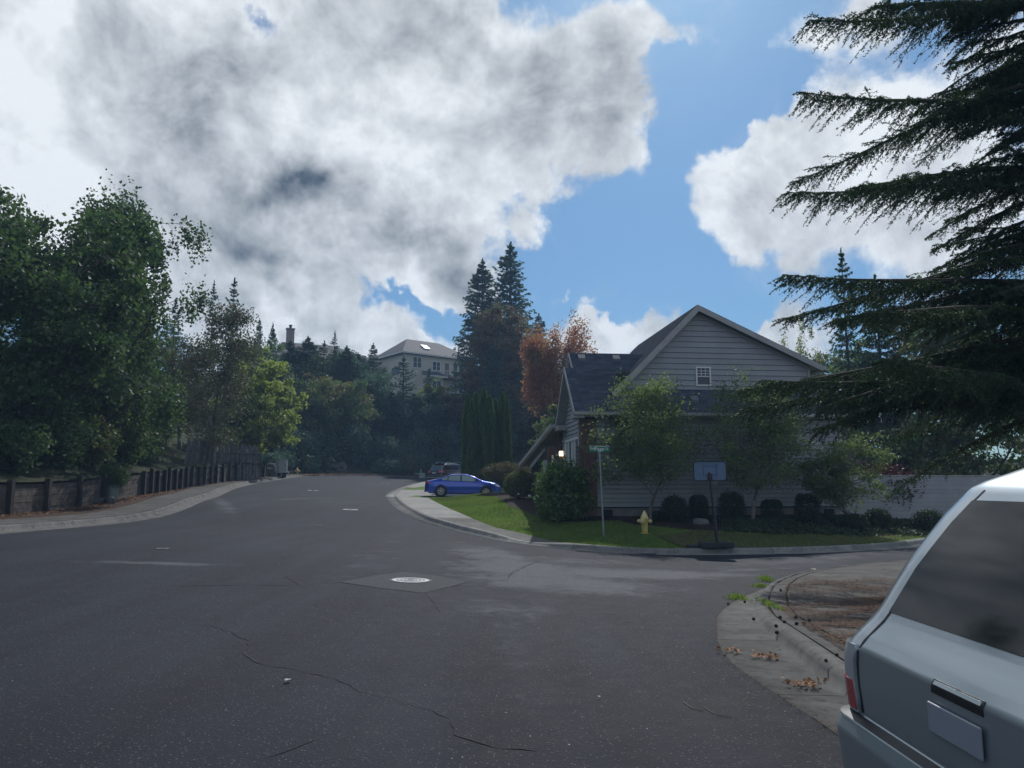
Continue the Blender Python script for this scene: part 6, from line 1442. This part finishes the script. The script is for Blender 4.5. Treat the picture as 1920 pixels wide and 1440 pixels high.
# lawn grass
n = 210000; gx = rs.uniform(-6, 16, n); gy = rs.uniform(21.8, 44, n)
bedp = [(-.1,33.8),(.6,31.6),(1.0,30.0),(1.5,28.6),(2.6,27.9),(3.9,27.6),(4.3,26.2),(6,25.4),(9,25.4),(13,26.6),(18,29.5),(18,32),(2.4,29.3),(1.6,36),(.4,41.8),(-1.6,42.6),(-2.0,41.4),(-.8,39.5)]
pav = [tuple(p) for p in ra]+[tuple(p) for p in rb[::-1]]
k = inpoly(gx, gy, land_pts) & ~inpoly(gx, gy, bedp) & ~inpoly(gx, gy, pav) & (dist_poly(gx, gy, RC[6:]) > .38) & (gy < 43.1)
k &= ~((gx > 4.8) & (rs.uniform(0,1,n) < .55)); gx, gy = gx[k], gy[k]; gzz = land_right(gx, gy)
C_ = np.c_[gx, gy, gzz+.025]; m = len(C_); hgt = .085*(1-.3*(gx > 4.8)); D = np.c_[rs.normal(0,.45,m), rs.normal(0,.45,m), np.ones(m)]
V, Fc = leaves(C_, .085, .02, D, rs=rs)
mot = (np.sin(gx*.9+gy*.35)+np.sin(gy*1.3-gx*.5)+rs.normal(0,.6,m))*.16+.5
o = mesh('grass', V, Fc, leafmat('lawn_grass', (.070,.13,.028), (.17,.24,.05), (.12,.15,.05), tr=.4, spec=.2), None, attr=np.clip(mot,0,1)); o['kind'] = 'stuff'; tag(o, 'short green lawn grass before the house', 'grass')
# ivy and low ground cover under the right trees
n = 14000; gx = rs.uniform(7, 19, n); gy = 25.2+rs.uniform(0, 3.2, n)+np.maximum(0, gx-9)*.28; gzz = land_right(gx, gy); k = (rs.uniform(0,1,n) < .25+.75*(np.sin(gx*1.7)+np.sin(gy*2.3+gx) > -.2)); C_ = np.c_[gx, gy, gzz+.05+rs.uniform(0,.07,n)][k]
V, Fc = leaves(C_, .09, .07, rs=rs); o = mesh('ground_cover', V, Fc, L_BOX, None, attr=rs.uniform(0,1,len(C_))); o['kind'] = 'stuff'; tag(o, 'dark leafy ground cover in the bed beneath the small trees', 'plants')
# litter: leaves along the left wall, far bank, kerbs
L_DEAD = leafmat('fallen_leaf', (.11,.05,.028), (.24,.12,.06), tr=.1, rough=.8)
L_NEED = leafmat('fallen_needle', (.055,.028,.018), (.15,.085,.05), tr=0, rough=.9)
def litter(name, C2, zf, L, Wd, m, lb, dz=.01, tilt=.25):
    C2 = np.asarray(C2); z = np.array([zf(a, b) for a, b in C2])+dz; n = len(C2); a = rs.uniform(0, 6.283, n)
    D = np.c_[np.cos(a), np.sin(a), rs.normal(0,tilt,n)]; N_ = np.c_[rs.normal(0,tilt,n), rs.normal(0,tilt,n), np.ones(n)]
    V, Fc = leaves(np.c_[C2, z+rs.uniform(0,.012,n)], L, Wd, D, N_, rs); o = mesh(name, V, Fc, m, None, attr=rs.uniform(0,1,n)); o['kind'] = 'stuff'; tag(o, lb, 'fallen leaves'); return o
pp = LWd[(LWd[:,1] > 18) & (LWd[:,1] < 61)]; q = pp[rs.randint(0, len(pp), 3200)]+np.c_[rs.exponential(.22, 3200), rs.normal(0,.2,3200)]
litter('leaf_litter', q, lambda a, b: H(a,b)+.12, .11, .07, L_DEAD, 'reddish fallen leaves along the foot of the timber retaining wall')
q = resample([(-19.2,67),(-18.0,72.6),(-15.6,78),(-11.6,82.4),(-5,86),(4,87.8)], n=200)[rs.randint(0,200,5200)]+np.c_[rs.normal(0,.7,5200), rs.normal(.5,.8,5200)]
litter('leaf_litter', q, lambda a, b: H(a,b)+.16, .15, .10, L_DEAD, 'brown fallen leaves on the verge at the far bend')
hfn = lambda a, b: H(a,b)+float(K(a,b))+.012
# needle mats on the near pavement
cen = [G(*p, .1) for p in ((1590,1100),(1640,1115),(1540,1140),(1620,1145),(1560,1185),(1640,1190),(1500,1105),(1600,1215),(1700,1140),(1720,1200),(1480,1195),(1690,1100),(1530,1165))]
Q = []
for i, c in enumerate(cen): nn = 4200 if i < 9 else 1800; Q.append(np.array(c)+rs.normal(0,1,(nn,2))*np.array([.62,.50]))
Q = np.vstack(Q); d = dist_poly(Q[:,0], Q[:,1], [tuple(p) for p in NCs]); Q = Q[(d > .35) & inpoly(Q[:,0], Q[:,1], [tuple(p) for p in NCs]+[(60,40),(60,-20)])]
# clumpy: keep where a low-frequency field is high
f = np.sin(Q[:,0]*5.1+Q[:,1]*1.3)+np.sin(Q[:,1]*6.7-Q[:,0]*2.2)+np.sin(Q[:,0]*11+Q[:,1]*9); Q = Q[f+rs.normal(0,.7,len(Q)) > -.4]
litter('needle_litter', Q, hfn, .055, .009, L_NEED, 'brown fir needle mats on the near corner pavement', tilt=.12)
q = np.c_[rs.uniform(3.1, 8, 3000), rs.uniform(5, 17, 3000)]; q = q[(dist_poly(q[:,0], q[:,1], [tuple(p) for p in NCs]) > .25) & (q[:,0] > 3.2) & inpoly(q[:,0], q[:,1], [tuple(p) for p in NCs]+[(60,40),(60,-20)])]
litter('needle_litter', q, hfn, .05, .008, L_NEED, 'scattered single fir needles on the near pavement', tilt=.12)
# gutter grit along the near kerb, bright flecks on the road
gi = rs.randint(5, 60, 2600); t_ = rs.uniform(0,1,2600); q = NGs[gi]*(1-t_[:,None])+NGs[gi+1]*t_[:,None]+rs.normal(0,.035,(2600,2))
litter('needle_litter', q, lambda a, b: H(a,b)+.01, .03, .008, L_NEED, 'needles and grit collected in the seam of the near gutter', tilt=.1)
q = np.c_[rs.uniform(-7,5.0,520), 2.2+rs.exponential(5, 520)]; q = q[q[:,0] < 2.1]
litter('road_flecks', q, lambda a, b: H(a,b)+.004, .016, .010, leafmat('pale_fleck', (.12,.11,.09), (.42,.38,.30), tr=0), 'pale flecks of grit and leaf scattered over the near road', tilt=.1)
# small heaps of orange leaves in the near gutter
for (px, py, nn, lb) in ((1437,1238,42,'small heap of orange-brown leaves in the near gutter by the joint'), (1512,1290,46,'second small heap of tan leaves lower down the near gutter'), (1372,1226,16,'few dry leaves at the outer edge of the near gutter')):
    c = np.array(G(px, py)); q = c+rs.normal(0,1,(nn,2))*np.array([.075,.07]); litter('leaf_heap', q, lambda a, b: H(a,b)+.02, .055, .035, leafmat('orange_leaf', (.17,.07,.03), (.36,.20,.11), tr=.15, rough=.7), lb, .012, .6)
# single leaves lying on the road
def leaf_obj(px, py, L, col, lb, curl=.35):
    x, y = G(px, py); V = []; nx = 7
    for i in range(nx):
        u = i/(nx-1); w = L*.36*math.sin(math.pi*u**.8)*(1+.25*math.sin(u*14))
        for j in (-1, 0, 1): V.append(((u-.5)*L, j*w, .012+curl*abs(j)*w+.25*L*(u-.5)**2))
    o = mesh('fallen_leaf', V, grid_faces(nx, 3), mat('leaf_'+col[0], col[1], .8, vary=.3, vscale=40), None, True, loc=(x, y, H(x,y)+.008)); o.rotation_euler = (0,0,random.uniform(0,6)); tag(o, lb, 'leaf'); return o
leaf_obj(540,1281,.075,('grey',(.33,.31,.28)),'curled pale grey leaf alone on the near road at left'); leaf_obj(1123,1312,.03,('tan',(.45,.38,.25)),'tiny tan leaf alone on the road right of centre'); leaf_obj(1525,1070,.16,('cream',(.5,.42,.33)),'cream leaf at the tip of the corner by the side street')
leaf_obj(1468,1180,.13,('rust',(.28,.13,.07)),'rust leaf on the corner pavement'); leaf_obj(1500,1187,.11,('orange',(.36,.13,.06)),'orange leaf beside the fir cones on the corner pavement'); leaf_obj(1505,1142,.15,('pink',(.36,.22,.17)),'pinkish dry leaf near the kerb end of the corner pavement')
# fir cones
M_CONE = mat('fir_cone', (.035,.024,.020), .9, vary=.3, vscale=30)
cm = MB(); cm.lathe([(.004,0),(.020,.012),(.026,.035),(.022,.06),(.010,.08),(.001,.085)], 9)
for k in range(34):
    a = k*2.4; z = .01+k*.0019; r = .024*math.sin(min(1,z/.075*.9+.1)*math.pi)**.5+.004; cm.box((-.006,-.004,0),(.006,.010,.003), Matrix.Translation((r*math.cos(a), r*math.sin(a), z)) @ Matrix.Rotation(a-math.pi/2, 4, 'Z') @ Matrix.Rotation(.5, 4, 'X'))
cme = None
for i, (px, py) in enumerate(((1411,1160),(1453,1180),(1453,1196),(1473,1171),(1490,1175),(1466,1158),(1496,1158),(1553,1172),(1512,1174),(1368,1133),(1395,1128),(1464,1110),(1550,1252),(1566,1240),(1518,1168))):
    x, y = G(px, py, .1 if px > 1440 and py < 1300 else .02); z = H(x,y)+(float(K(x,y)) if px > 1440 and py < 1300 else .0)+.016
    if cme is None: o = cm.obj('fir_cone', M_CONE); cme = o.data
    else: o = bpy.data.objects.new('fir_cone', cme); link(o)
    o.location = (x, y, z); o.rotation_euler = (R(80), random.uniform(-.3,.3), random.uniform(0,6)); o.scale = (.58 if py < 1230 else .42,)*3; tag(o, 'small dark fir cone lying about the near corner kerb and pavement', 'fir cone', 'fir cones round the near corner')
# weeds in the gutter seam
L_WEED = leafmat('weed_leaf', (.10,.17,.03), (.20,.27,.06), tr=.4)
for i, (px, py, rx, ry, nn, hh_, lb) in enumerate(((1436,1090,.14,.14,300,.10,'tallest bright green weed tuft at the tip of the near gutter'),(1425,1101,.13,.10,160,.05,'low green weeds in the gutter seam behind the tallest tuft'),(1382,1124,.15,.13,300,.07,'green weed clump at the left bulge of the near gutter'),(1445,1143,.07,.36,200,.05,'thin green weeds in the joint behind the near kerb'))):
    x, y = G(px, py); C_ = np.c_[x+rs.normal(0,rx*.5,nn), y+rs.normal(0,ry*.8,nn), np.full(nn, H(x,y)+.01)]; C_[:,2] += rs.uniform(0,hh_,nn)*np.exp(-((C_[:,0]-x)/rx)**2)
    if i == 3: C_[:,2] += .05
    V, Fc = leaves(C_-np.array([x,y,H(x,y)]), .06, .012, np.c_[rs.normal(0,.6,(nn,2)), np.ones(nn)], rs=rs); o = mesh('weed_tuft', V, Fc, L_WEED, None, attr=rs.uniform(0,1,nn), loc=(x,y,H(x,y))); tag(o, lb, 'weeds', None, 'stuff')
# twigs on the near road
for i, (pts, lb) in enumerate((([(1281,1319),(1300,1332),(1320,1336)],'thin dry twig on the near road right of centre'), ([(1320,1330),(1345,1343),(1373,1347)],'longer thin dry twig beside the first on the near road'))):
    P = [G(*p) for p in pts]; tag(MB().tube([(a,b,H(a,b)+.008) for a,b in resample(P, n=7)], .0028, 5).obj('twig', mat('dry_twig', (.22,.18,.13), .9)), lb, 'twig')

# ------------------------------------------------------------------ air
hz_ = MB().box((-248,-62,-4.5),(248,318,62)).obj('haze', None) if False else None
me = bpy.data.meshes.new('haze'); b = MB().box((-250,-62,-2.4),(250,318,66)); me.from_pydata(b.v, [], b.f); hm = bpy.data.materials.new('haze'); hm.use_nodes = True; hm.node_tree.nodes.clear()
Tn = NT(hm.node_tree); vol = Tn.n('ShaderNodeVolumePrincipled'); vol.inputs['Color'].default_value = (.42,.66,1,1); vol.inputs['Density'].default_value = HAZE; vol.inputs['Anisotropy'].default_value = 0.0
ho_ = Tn.n('ShaderNodeOutputMaterial'); hm.node_tree.links.new(vol.outputs[0], ho_.inputs['Volume']); me.materials.append(hm); hzo = link(bpy.data.objects.new('haze', me)); hzo['kind'] = 'stuff'
